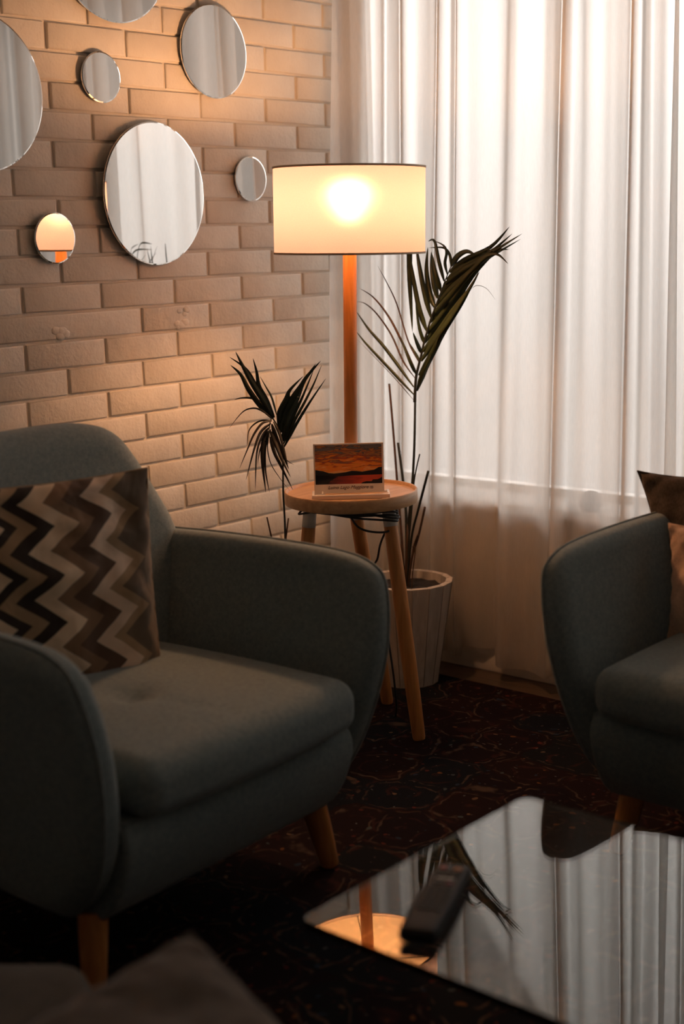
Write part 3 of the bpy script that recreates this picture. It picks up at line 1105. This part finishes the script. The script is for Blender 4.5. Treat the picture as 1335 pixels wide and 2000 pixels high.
    cb = bmesh.new()
    mid = A.lerp(B, 0.55) - back * 0.030
    Z_ = lambda p, z: Vector((p.x, p.y, z))
    # one hook round the left leg, then strands fanning out to the right leg
    for k_, (za, zm, zb, o1) in enumerate(((zc - .004, zc - .016, zc - .012, .0215), (zc - .010, zc - .020, zc - .020, .0225), (zc - .006, zc - .024, zc - .034, .0215), (zc - .002, zc - .010, zc - .026, .0245))):
        pts = [Z_(A - back * o1 * 0.9, za), Z_(mid, zm), Z_(B - back * o1, zb), Z_(B + side * o1 * 1.1 - back * 0.006, zb - .004), Z_(B + side * o1 * .7 + back * o1, zb), Z_(B + back * o1, zb + .003),
               Z_(A.lerp(B, 0.5) + back * 0.01, zm + .004), Z_(A + back * o1, za + .003)]
        if k_ == 1:
            pts += [Z_(A - side * o1 * 1.3, za - .008), Z_(A - back * o1, za)]
        tube(cb, [L(p) for p in crom(pts, 7)], 0.0027, 8)
    # lower slack strand
    q = [A.lerp(B, 0.52) - back * 0.024 + Vector((0, 0, zc - 0.022 - A.z)), A.lerp(B, 0.62) - back * 0.028 + Vector((0, 0, zc - 0.048 - A.z)),
         A.lerp(B, 0.78) - back * 0.028 + Vector((0, 0, zc - 0.060 - A.z)), B - back * 0.022 - side * 0.004 + Vector((0, 0, zc - 0.062 - A.z)), B + side * 0.021 + Vector((0, 0, zc - 0.052 - A.z)), B + back * 0.02 + Vector((0, 0, zc - 0.06 - A.z)),
         B + back * 0.03 - side * 0.02 + Vector((0, 0, zc - 0.10 - A.z)), atD(737, 1090, 3.58), atD(728, 1120, 3.6), Vector((0.60, 0.36, 0.30)), Vector((0.58, 0.42, 0.012)), Vector((0.3, 0.62, 0.012))]
    tube(cb, [L(p) for p in crom(q, 7)], 0.0028, 8)
    obj('power_cord', cb, M['cable'], e)
    return pb, pt


lamp()


# ------------------------------------------------------------------ things on the tray
def card_things():
    pz = TZ - 0.0028
    dirr = RT.copy(); dirr.z = 0; dirr.normalize()
    toc = Vector((dirr.y, -dirr.x, 0))          # towards the viewer side
    # holder
    c = at(685, 969, 2, pz); c.z = pz
    e = empty('card_holder', 'white plastic desk holder with a wooden strip, on the round tray table', 'card holder', c)
    def P(x, y, z): return dirr * x + toc * y + Vector((0, 0, z))
    def bx(x0, x1, y0, y1, z0, z1, bv=0.0015):
        b = bmesh.new(); box(b, x0, x1, y0, y1, z0, z1, bv)
        for v in b.verts:
            v.co = P(v.co.x, v.co.y, v.co.z)
        return b
    b = bx(-.094, .094, .036, .044, 0, .011)
    for args in ((-.094, -.088, -.03, .038, 0, .010), (.088, .094, -.03, .038, 0, .010), (-.094, .094, -.036, -.028, 0, .007), (-.094, .094, -.03, .04, 0, .0025), (-.070, -.067, .0, .036, 0, .014)):
        box(b, *(0,) * 0, *args) if False else None
        b2 = bmesh.new(); box(b2, *args, 0.001)
        for v in b2.verts: v.co = P(v.co.x, v.co.y, v.co.z)
        tmp = bpy.data.meshes.new('t'); b2.to_mesh(tmp); b2.free(); b.from_mesh(tmp); bpy.data.meshes.remove(tmp)
    obj('tray', b, M['acr'], e, flat_angle=40)
    obj('wooden_strip', bx(-.062, .092, .012, .030, .0025, .0105, .002), M['woodl'], e, flat_angle=40)
    # card stands in the holder, leaning back a little
    base = at(682, 962.5, 2, pz + 0.004)
    base.z = pz + 0.0026
    ce = empty('photo_card', 'small landscape card of an orange sunset over a lake, captioned by hand', 'postcard', base)
    Wc, Hc = 0.1715, 0.1235
    lean = math.radians(2.5)
    upv = Vector((0, 0, 1)) * math.cos(lean) - toc * math.sin(lean)
    nv = toc * math.cos(lean) + Vector((0, 0, 1)) * math.sin(lean)
    Q = lambda x, y, z: dirr * x + upv * y + nv * z
    b = bmesh.new(); box(b, -Wc / 2, Wc / 2, 0, Hc, -0.0022, 0.0, 0.0005)
    for v in b.verts: v.co = Q(*v.co)
    obj('card', b, M['card'], ce, smooth=False)
    # print
    b = bmesh.new(); uvl = b.loops.layers.uv.new('UVMap')
    x0, x1, y0, y1 = -Wc / 2 + .0035, Wc / 2 - .0045, 0.0235, Hc - 0.0035
    f = b.faces.new([b.verts.new(Q(*q)) for q in ((x0, y0, .0003), (x1, y0, .0003), (x1, y1, .0003), (x0, y1, .0003))])
    for lp, uv_ in zip(f.loops, ((0, 0), (1, 0), (1, 1), (0, 1))): lp[uvl].uv = uv_
    pr_ = obj('photo_print', b, M['sunset'], ce, smooth=False)
    W_, H_ = x1 - x0, y1 - y0

    def sil(pts, nm):
        b = bmesh.new()
        b.faces.new([b.verts.new(Q(x0 + W_ * u, y0 + H_ * v, .0005)) for u, v in pts])
        bmesh.ops.triangulate(b, faces=b.faces)
        obj(nm, b, M['sil'], pr_, smooth=False)
    M['sil'] = simple('black_shore_print', (0.008, 0.006, 0.008), 0.4)
    top = [(0, .375), (.05, .36), (.12, .34), (.2, .29), (.28, .275), (.36, .285), (.45, .30), (.55, .335), (.62, .325), (.70, .305), (.80, .33), (.88, .345), (.95, .41), (1, .42)]
    sil([(0, .0), (.12, .10), (.30, .20), (.55, .215), (1, .225)] + top[::-1], 'far_shore')
    sil([(0, 0), (.18, 0), (.22, .08), (.30, .16), (.34, .19), (.16, .22), (0, .25)], 'near_shore')
    sil([(.68, 0), (1, 0), (1, .16), (.97, .13), (.93, .10), (.88, .07), (.86, .10), (.84, .055), (.76, .06), (.70, .03)], 'near_trees')
    # caption
    cu = bpy.data.curves.new('caption', 'FONT')
    cu.body = 'Luino Lago Maggiore'
    cu.size = 0.0118
    cu.shear = 0.35
    cu.align_x = 'CENTER'
    cu.extrude = 0.00015
    to = bpy.data.objects.new('caption', cu)
    COL.objects.link(to)
    dg = bpy.context.evaluated_depsgraph_get()
    me = bpy.data.meshes.new_from_object(to.evaluated_get(dg))
    COL.objects.unlink(to); bpy.data.objects.remove(to)
    for v in me.vertices:
        v.co = Q(v.co.x - 0.003, v.co.y + 0.0115, 0.0005 + v.co.z)
    me.materials.clear(); me.materials.append(M['ink'])
    co_ = bpy.data.objects.new('caption', me); COL.objects.link(co_); co_.parent = ce
    # little square stamp after the caption
    b = bmesh.new()
    for (xa, xb, ya, yb) in ((.052, .0585, .0112, .0120), (.052, .0585, .0165, .0173), (.052, .0528, .0112, .0173), (.0577, .0585, .0112, .0173), (.0540, .0566, .0132, .0153)):
        b.faces.new([b.verts.new(Q(*q, .0005)) for q in ((xa, ya), (xb, ya), (xb, yb), (xa, yb))])
    obj('stamp_mark', b, M['ink'], ce, smooth=False)


card_things()


# ================================================================== PALMS
def leaflet(bm, pts, width, facing, fold=0.25, closed_tip=True, sub=5):
    """tapering blade along pts; facing = approx. normal; slight V fold on its midrib"""
    P = crom(pts, sub)
    k = len(P)
    prev = None
    for i, p in enumerate(P):
        t = (P[min(i + 1, k - 1)] - P[max(i - 1, 0)]).normalized()
        s = i / (k - 1)
        wdt = width * (min(1.0, 0.35 + s * 3.2)) * (1 - s ** 2.6) ** 0.9 if s < 1 else 0
        wdt = max(wdt, 0.0004) / 2
        sd = t.cross(facing)
        if sd.length < 1e-4:
            sd = t.cross(Vector((0, 0, 1)))
        sd.normalize()
        nn = sd.cross(t).normalized()
        a = bm.verts.new(p - sd * wdt + nn * wdt * fold)
        b_ = bm.verts.new(p)
        c = bm.verts.new(p + sd * wdt + nn * wdt * fold)
        th = nn * -0.0004
        d = bm.verts.new(p + th)
        cur = (a, b_, c, d)
        if prev:
            bm.faces.new((prev[0], prev[1], cur[1], cur[0]))
            bm.faces.new((prev[1], prev[2], cur[2], cur[1]))
            bm.faces.new((prev[2], prev[3], cur[3], cur[2]))
            bm.faces.new((prev[3], prev[0], cur[0], cur[3]))
        prev = cur


def big_palm():
    PC = Vector((0.402, 0.700, 0.0))
    e = empty('potted_palm', 'tall sparse palm in a pale wooden stave planter beside the curtain', 'plant', (PC.x, PC.y, 0.008))
    O_ = Vector((PC.x, PC.y, 0.008))
    L = lambda p: Vector(p) - O_
    # staved pot, 16 flat staves
    b = bmesh.new()
    NS = 16
    Rt, Rb, H = 0.130, 0.086, 0.292
    prof = [(Rb * .3, 0.0), (Rb, 0.0), (Rt, H), (Rt - .018, H), (Rt - .022, H - 0.05), (Rb * .5, H - 0.06)]
    lathe(b, prof, NS)
    o = obj('planter', b, M['pot'], e, smooth=False)
    for k in range(NS):
        a = 2 * math.pi * k / NS
        g = bmesh.new()
        tube(g, [Vector(((r + .0002) * math.cos(a), (r + .0002) * math.sin(a), z)) for r, z in ((Rb, 0.002), (Rt, H - .001), (Rt - .016, H))], 0.0009, 5)
        obj('stave_joint', g, M['joint'], o)
    # soil, lumpy
    b = bmesh.new()
    rings = []
    rr = random.Random(4)
    for i in range(9):
        r = 0.1115 * i / 8
        rings.append([b.verts.new((r * math.cos(2 * math.pi * j / 40), r * math.sin(2 * math.pi * j / 40), H - 0.022 + 0.012 * mnoise.noise(Vector((r * 40 * math.cos(j * .157), r * 40 * math.sin(j * .157), 0))) + (0.014 * math.exp(-((r - 0.05) / 0.03) ** 2) if 3 < i < 7 and j > 25 else 0))) for j in range(40)] if i else [b.verts.new((0, 0, H - .02))])
    for j in range(40):
        b.faces.new((rings[0][0], rings[1][j], rings[1][(j + 1) % 40]))
    for a, c in zip(rings[1:], rings[2:]):
        for j in range(40):
            b.faces.new((a[j], a[(j + 1) % 40], c[(j + 1) % 40], c[j]))
    obj('soil', b, M['soil'], e)

    s2 = 4.544
    def Z(x, y, Y=0.716): return at(720 + x / s2, 740 + y / s2, 1, Y)
    px = 1 / 745.0

    def stem(pts, w0, w1, Y0, Y1, mtl, nm='stem'):
        g = bmesh.new()
        k = len(pts)
        P = [L(Z(x, y, Y0 + (Y1 - Y0) * i / (k - 1))) for i, (x, y) in enumerate(pts)]
        P = crom(P, 5)
        kk = len(P)
        tube(g, P, [(w0 + (w1 - w0) * i / (kk - 1)) / s2 * px / 2 * 1.25 for i in range(kk)], 8)
        return obj(nm, g, mtl, e)
    stem([(410, 190), (403, 600), (385, 930), (366, 1150), (345, 1400), (325, 1905)], 17, 26, .700, .706, M['stem'])
    stem([(180, 42), (215, 450), (250, 900), (278, 1250), (300, 1560), (310, 1900)], 16, 22, .73, .70, M['stemb'])
    stem([(258, 566), (300, 880), (330, 1200), (333, 1600), (325, 1900)], 20, 26, .75, .715, M['stem'])
    stem([(450, 668), (420, 800), (398, 930), (380, 1150), (350, 1500), (335, 1880)], 10, 16, .69, .70, M['stem'])
    stem([(527, 818), (440, 1150), (376, 1420), (335, 1890)], 20, 18, .66, .69, M['stem'])
    stem([(497, 1138), (440, 1390), (380, 1600), (345, 1900)], 18, 16, .67, .69, M['stemb'])
    stem([(434, 1385), (395, 1500), (360, 1700)], 14, 14, .67, .69, M['stemb'])
    stem([(254, 1394), (288, 1550), (315, 1850)], 12, 16, .68, .69, M['stemb'])
    stem([(385, 1490), (412, 1500), (400, 1620), (384, 1750), (380, 1890)], 8, 11, .66, .67, M['stemb'])
    g = bmesh.new()
    tube(g, [L(Z(x, y, .70)) for x, y in ((340, 1290), (345, 1450), (335, 1700), (330, 1910))], [.0012, .0055, .0065, .008], 10)
    obj('trunk', g, M['stemb'], e)

    s1 = 3.926
    def W(x, y, Y): return L(at(690 + x / s1, 430 + y / s1, 1, Y))
    face = L(CO) - L(Vector((0.4, .7, 1.0)))
    face.z = 0
    face.normalize()
    rach = [(469, 1395), (472, 1310), (480, 1200), (495, 1130), (518, 1040), (540, 940), (565, 850), (595, 750), (622, 680), (655, 590), (685, 510), (715, 430), (752, 345)]
    fr = bmesh.new()
    k = len(rach)
    tube(fr, crom([W(x, y, .70 - 0.03 * i / k) for i, (x, y) in enumerate(rach)], 4), [(26 - 19 * i / (4 * (k - 1))) / s1 * px / 2 for i in range(4 * (k - 1) + 1)], 8)
    frond = obj('frond', fr, M['stem'], e)
    LF = [([(465, 1340), (250, 1110), (100, 950), (22, 855)], 24), ([(462, 1280), (250, 990), (120, 840), (22, 700)], 26),
          ([(465, 1385), (350, 1250), (220, 1110), (30, 915)], 6, 1),
          ([(480, 1160), (370, 930), (270, 740), (150, 590), (40, 520)], 17, 1), ([(470, 1210), (380, 1080), (290, 880), (180, 720), (90, 640), (25, 625)], 14, 1),
          ([(500, 1090), (420, 930), (330, 640), (250, 470), (185, 350)], 11, 1), ([(480, 1180), (430, 1080), (360, 900)], 24), ([(510, 1080), (465, 1010), (420, 930)], 26),
          ([(520, 1020), (485, 940), (455, 860)], 28), ([(545, 950), (505, 830), (475, 640)], 26),
          ([(562, 850), (505, 680), (455, 420), (415, 180)], 40), ([(430, 160), (430, 450), (452, 860)], 40),
          ([(592, 745), (540, 540), (500, 330), (478, 180)], 38), ([(622, 670), (585, 560), (560, 380), (570, 205)], 42),
          ([(645, 600), (615, 480), (600, 350), (596, 240)], 42), ([(668, 540), (630, 410), (600, 255)], 34), ([(695, 470), (655, 320), (620, 160), (572, 162)], 26),
          ([(720, 420), (700, 330), (712, 250), (690, 195), (620, 158)], 22), ([(748, 360), (738, 270), (690, 212), (580, 212)], 20),
          ([(750, 350), (800, 275), (870, 240), (935, 270)], 40), ([(735, 400), (850, 305), (1050, 205), (1195, 50)], 36), ([(712, 455), (850, 345), (1060, 235), (1125, 178)], 34),
          ([(690, 500), (820, 395), (1000, 285), (1215, 105)], 38), ([(665, 550), (800, 425), (980, 300), (1290, 105)], 40), ([(645, 600), (780, 470), (930, 350), (1280, 145)], 40),
          ([(620, 670), (740, 530), (900, 390), (1010, 285), (1100, 262), (1185, 335)], 36), ([(600, 740), (720, 600), (850, 450), (960, 330)], 42), ([(580, 790), (690, 660), (830, 500), (940, 380)], 40),
          ([(560, 870), (680, 720), (800, 560), (910, 420)], 40), ([(545, 940), (640, 800), (800, 590), (930, 400), (1090, 240), (1190, 225)], 42), ([(530, 1010), (640, 870), (760, 690), (900, 500)], 40),
          ([(518, 1080), (620, 930), (740, 760), (880, 540), (965, 395)], 44), ([(500, 1190), (590, 1040), (700, 840), (840, 620), (960, 390)], 40), ([(485, 1310), (560, 1120), (650, 950), (730, 770)], 36),
          ([(490, 1280), (540, 1130), (600, 980)], 26), ([(910, 520), (950, 500), (1020, 525), (1085, 608)], 4)]
    rr = random.Random(9)
    groups = {0: bmesh.new(), 1: bmesh.new()}
    for it in LF:
        pts, wd = it[0], it[1]
        dry = len(it) > 2
        k = len(pts)
        off = rr.uniform(-0.045, 0.02)
        bend = rr.uniform(-0.02, 0.02)
        P = []
        for i, (x, y) in enumerate(pts):
            s = i / (k - 1)
            P.append(W(x, y, .690 + off * s + bend * math.sin(math.pi * s)))
        fc = (face + Vector((rr.uniform(-.35, .35), rr.uniform(-.2, .2), rr.uniform(-.2, .2)))).normalized()
        leaflet(groups[1 if dry else 0], P, wd / s1 * px * 1.15, fc)
    obj('leaflets', groups[0], M['leaf'], frond)
    o = obj('dry_leaflets', groups[1], M['leafb'], frond)


M['joint'] = simple('dark_stave_gap', (0.16, 0.125, 0.10), 0.9)
big_palm()


def small_palm():
    PC = Vector((0.53, 0.075, 0.0))
    O_ = Vector((PC.x, PC.y, 0.008))
    e = empty('potted_palm', 'short dark palm with drooping leaflets between armchair and tray table', 'plant', O_)
    L = lambda p: Vector(p) - O_
    b = bmesh.new()
    lathe(b, [(.05, 0), (.062, 0), (.080, .16), (.084, .16), (.084, .175), (.077, .175), (.075, .15), (.03, .148)], 40)
    obj('planter', b, M['pot2'], e, flat_angle=40)
    b = bmesh.new()
    lathe(b, [(.01, .150), (.074, .150), (.070, .156), (.01, .160)], 32)
    obj('soil', b, M['soil'], e)
    DD = 3.40
    s = 6.068
    def W(x, y, dD=0.0): return L(atD(430 + x / s, 680 + y / s, DD + dD))
    px = DD / FPX
    base = Vector((0, 0, .15))
    g = bmesh.new()
    st = [W(740, 1200), W(743, 1450), W(745, 1700), L(atD(555, 1000, DD)), L(atD(557, 1055, DD + .005)), base + Vector((0, 0, 0.1)), base]
    P = crom(st, 5)
    tube(g, P, [(20 + 8 * i / len(P)) / s * px / 2 for i in range(len(P))], 8)
    obj('stem', g, M['stem'], e)
    for (a, c, q) in ((521, 1010, 530), (563, 1012, 558)):
        g = bmesh.new()
        tube(g, [L(atD(a, c, DD - .01)), L(atD(q, 1050, DD - .005)), base + Vector((.0, .0, .05))], [.0018, .0022, .003], 6)
        obj('cut_stem', g, M['stemb'], e)
    face = (CO - Vector((.53, .07, .8))); face.z = 0; face.normalize()
    fr = bmesh.new()
    tube(fr, crom([W(742, 1200), W(722, 1060), W(690, 960), W(645, 870), W(610, 830), W(585, 900, -.01), W(578, 1000, -.02), W(585, 1060, -.02)], 4), [.0030 - .0022 * i / 28 for i in range(29)], 7)
    frond = obj('frond', fr, M['stem'], e)
    UPL = [([(745, 1190), (900, 900), (1060, 640), (1250, 360)], 30), ([(742, 1150), (860, 900), (1000, 640), (1110, 420), (1200, 200)], 30), ([(738, 1110), (850, 840), (980, 560), (1108, 250)], 32),
           ([(735, 1080), (800, 850), (900, 600), (1000, 370), (1190, 150)], 66), ([(715, 1000), (740, 800), (830, 640), (930, 480), (1130, 185)], 76), ([(690, 930), (705, 760), (780, 600), (830, 490), (985, 330)], 50),
           ([(700, 900), (720, 760), (800, 600), (820, 495)], 50), ([(690, 820), (740, 800), (850, 610), (940, 580)], 24),
           ([(625, 830), (520, 640), (380, 420), (270, 220), (180, 40)], 58), ([(620, 820), (500, 600), (400, 400), (300, 240), (110, 105)], 48), ([(610, 830), (450, 650), (330, 480), (240, 310), (120, 200)], 52),
           ([(640, 820), (540, 600), (460, 450), (430, 280), (388, 120)], 44), ([(665, 790), (610, 590), (540, 460), (470, 335)], 20),
           ([(600, 830), (470, 650), (380, 595), (250, 590), (165, 612)], 24)]
    DRP = [([(600, 820), (480, 735), (380, 712), (260, 760), (108, 945)], 18), ([(610, 855), (480, 860), (380, 920), (330, 1010), (315, 1190)], 16), ([(610, 865), (500, 890), (400, 1020), (330, 1180), (228, 1425)], 24),
           ([(600, 890), (480, 990), (400, 1200), (305, 1560)], 28), ([(590, 930), (500, 1030), (430, 1250), (415, 1680)], 28), ([(575, 980), (510, 1120), (500, 1350), (540, 1710)], 44),
           ([(570, 1000), (530, 1200), (535, 1450), (582, 1710)], 24), ([(580, 1010), (560, 1180), (600, 1370), (720, 1560), (825, 1690)], 11), ([(590, 1050), (640, 1230), (720, 1400), (860, 1680)], 36),
           ([(590, 980), (650, 1120), (720, 1300), (832, 1530)], 40), ([(610, 900), (660, 1050), (740, 1250), (812, 1440)], 40), ([(740, 1250), (790, 1330), (875, 1385)], 9), ([(600, 960), (540, 1060), (470, 1200), (440, 1400)], 18),
           ([(630, 870), (700, 1020), (760, 1230), (800, 1400)], 26)]
    rr = random.Random(3)
    for nm, LS, mt, sg in (('leaflets', UPL, M['leafd'], 1), ('drooping_leaflets', DRP, M['leafb2'], -1)):
        g = bmesh.new()
        for pts, wd in LS:
            k = len(pts)
            off = rr.uniform(-0.05, 0.03) if sg > 0 else rr.uniform(-0.055, -0.012)
            P = [W(x, y, off * (i / (k - 1)) + (0 if sg > 0 else -.012)) for i, (x, y) in enumerate(pts)]
            fc = (face + Vector((rr.uniform(-.35, .35), rr.uniform(-.3, .3), rr.uniform(-.3, .3)))).normalized()
            leaflet(g, P, wd / s * px * 1.3, fc)
        obj(nm, g, mt, frond)


M['pot2'] = simple('terracotta', (0.30, 0.13, 0.07), 0.8, var=0.1)
M['leafb2'] = simple('brown_green_leaf', (0.030, 0.018, 0.010), 0.5, scale=30, var=0.4)
small_palm()


# ================================================================== COFFEE TABLE AND REMOTE
GH = 0.308
GX0, GX1, GY0, GY1 = 1.557, 2.70, -1.000, -0.433


def coffee_table():
    e = empty('coffee_table', 'glass coffee table reflecting the curtain, in the right foreground', 'coffee table', ((GX0 + GX1) / 2, (GY0 + GY1) / 2, 0.008))
    O_ = Vector(e.location)
    b = bmesh.new()
    # rounded-corner slab
    rc = 0.022
    pts = []
    for cx, cy, a0 in ((GX1 - rc, GY1 - rc, 0), (GX0 + rc, GY1 - rc, 90), (GX0 + rc, GY0 + rc, 180), (GX1 - rc, GY0 + rc, 270)):
        for i in range(9):
            a = math.radians(a0 + 90 * i / 8)
            pts.append((cx + rc * math.cos(a), cy + rc * math.sin(a)))
    th = 0.012
    rings = []
    for ins, z in ((.0015, GH - th), (0, GH - th + .0015), (0, GH - .0015), (.0015, GH)):
        rr = []
        for x, y in pts:
            cx, cy = (GX0 + GX1) / 2, (GY0 + GY1) / 2
            d = Vector((x - cx, y - cy, 0)).normalized() * ins
            rr.append(b.verts.new(Vector((x, y, z)) - d - O_))
        rings.append(rr)
    k = len(pts)
    for a, c in zip(rings, rings[1:]):
        for i in range(k):
            b.faces.new((a[i], a[(i + 1) % k], c[(i + 1) % k], c[i]))
    b.faces.new(rings[0][::-1]); b.faces.new(rings[-1])
    obj('glass_top', b, M['glass'], e, smooth=True, flat_angle=30)
    # dark pedestal under the far end of the glass
    b = bmesh.new()
    box(b, 2.24 - O_.x, 2.50 - O_.x, -0.88 - O_.y, -0.60 - O_.y, 0.018, GH - th - 0.006 - .008, 0.006)
    obj('pedestal', b, M['black'], e, flat_angle=40)
    b = bmesh.new()
    box(b, 2.14 - O_.x, 2.60 - O_.x, -0.93 - O_.y, -0.55 - O_.y, 0.001, 0.018, 0.004)
    obj('foot_plate', b, M['black'], e, flat_angle=40)
    b = bmesh.new()
    lathe(b, [(.09, 0), (.09, .006)], 40, (2.37 - O_.x, -0.74 - O_.y, GH - th - .0065 - .008))
    obj('mounting_disc', b, M['metal'], e, flat_angle=40)


coffee_table()


def remote():
    zt = GH + 0.001
    a = at(887, 1690, 2, GH + .018)
    b_ = at(812, 1822, 2, GH + .018)
    d = (b_ - a); d.z = 0
    Lh = d.length / 2
    d.normalize()
    c = (a + b_) / 2
    s = Vector((-d.y, d.x, 0))
    e = empty('remote_control', 'black television remote with rows of buttons lying on the glass coffee table', 'remote control', (c.x, c.y, zt))
    T_ = lambda v: d * v.x + s * v.y + Vector((0, 0, v.z))
    bm = rbox(Lh, 0.0275, 0.010, 0.007, 10)
    for v in bm.verts:
        q = v.co.copy()
        q.z += 0.010
        wd = 1 + 0.05 * math.cos(q.x / Lh * 3)
        v.co = T_(Vector((q.x, q.y * wd, q.z)))
    obj('body', bm, M['black'], e)
    M['btn'] = simple('dark_rubber_button', (0.04, 0.045, 0.045), 0.6)
    M['btnr'] = simple('red_button', (0.25, 0.02, 0.02), 0.5)
    M['btno'] = simple('orange_button', (0.40, 0.13, 0.02), 0.5)
    M['btng'] = simple('grey_button', (0.30, 0.31, 0.30), 0.5)
    M['btnm'] = simple('magenta_button', (0.14, 0.02, 0.05), 0.5)
    def btn(x, y, rx, ry, mt, nm='button', lab=None):
        b = rbox(rx, ry, 0.0016, 0.0012, 3)
        for v in b.verts:
            v.co = T_(v.co + Vector((x, y, 0.0205)))
        o = obj(nm, b, mt, e)
        if lab: o['label'] = lab
    x = -Lh + 0.018
    btn(x, -0.012, .005, .005, M['btnr'], lab='red power button')
    btn(x + .002, 0.010, .0045, .006, M['btno'], lab='orange button')
    for r_ in range(2):
        for c_ in (-1, 0, 1):
            btn(x + .014 + r_ * .010, c_ * .012, .0032, .0042, M['btn'])
    btn(x + .038, .0, .004, .014, M['btng'], lab='grey rocker button')
    btn(x + .050, .009, .0045, .005, M['btnm'], lab='magenta button')
    btn(x + .050, -.007, .0045, .006, M['btn'])
    for r_ in range(8):
        for c_ in (-1, 0, 1):
            xx = x + .064 + r_ * .0098
            if xx < Lh - 0.012:
                btn(xx, c_ * .012, .0030, .0044, M['btn'])


remote()

# ------------------------------------------------------------------ pillows on the sofa
tl = at(1247, 922, 1, 0.40)
rgt = Vector((0.95, 0.20, 0.14)).normalized()
upv = Vector((-0.30, 0.10, 1))
upn = (upv - rgt * upv.dot(rgt)).normalized()
hw_, hh_ = 0.205, 0.195
cen = tl + rgt * hw_ * 0.985 - upn * hh_ * 0.985
pillow('grey_brown_pillow', 'grey-brown corduroy pillow with pointed corner propped in the sofa corner', M['taupe'], cen, rgt, upn, hw_, hh_, 0.055, seed=5, pinch=0.16)
tl = at(1305, 1022, 1, 0.29)
rgt = Vector((0.97, -0.15, 0.10)).normalized()
upv = Vector((0.0, 0.16, 1))
upn = (upv - rgt * upv.dot(rgt)).normalized()
hw_, hh_ = 0.165, 0.135
cen = tl + rgt * hw_ - upn * hh_
pillow('peach_pillow', 'small peach pillow in front of the grey-brown one on the sofa', M['peach'], cen, rgt, upn, hw_, hh_, 0.045, seed=8, pinch=0.10)


# ------------------------------------------------------------------ round thing on the sill behind the curtain
p = at(1150, 1010, 1, 0.955)
bm = bmesh.new()
lathe(bm, [(.004, 0), (.024, 0), (.030, .010), (.032, .024), (.028, .040), (.018, .051), (.004, .055)], 32)
o = obj('round_pebble', bm, simple('brown_stone', (0.10, 0.06, 0.04), 0.7))
o.location = (p.x, 0.962, WIN[2])
tag(o, 'rounded brown lump on the window sill, seen through the curtain above the sofa arm', 'ornament')


# ------------------------------------------------------------------ foreground seat and cushion at the bottom edge
def foreground():
    tip = atD(372, 1826, 1.62)
    pr_ = atD(585, 2040, 1.50)
    plf = atD(120, 1965, 1.52)
    up1 = (tip - pr_).normalized()
    # cushion standing on its corner edge: tip is one corner
    e1 = (pr_ - tip).normalized()
    e2 = (plf - tip).normalized()
    e2 = (e2 - e1 * e2.dot(e1) * 0.75).normalized()
    h = 0.20
    c = tip + (e1 + e2) * h * 0.99
    right = e1
    upv = -e2
    return c, right, upv, h


c, r_, u_, h = foreground()
pillow('foreground_cushion', 'blurred grey-brown cushion with one corner pointing up at the bottom edge', M['fg'], c, r_, u_, h, h, 0.05, seed=12, pinch=0.02)

bm = rbox(0.34, 0.55, 0.085, 0.05, 16, None)
for v in bm.verts:
    v.co.z += 0.0
ott = empty('ottoman', 'dark brown-grey upholstered footstool edge in the bottom left corner', 'ottoman', (1.455, -1.8575, 0.008), math.radians(38))
for v in bm.verts:
    v.co.z += 0.20
obj('seat_pad', bm, M['fg2'], ott)
for sx_ in (-1, 1):
    for sy_ in (-1, 1):
        lb = bmesh.new()
        tube(lb, [Vector((sx_ * .26, sy_ * .47, .13)), Vector((sx_ * .27, sy_ * .48, .0005))], [.020, .015], 16)
        obj('leg', lb, M['woodo'], ott, flat_angle=50)
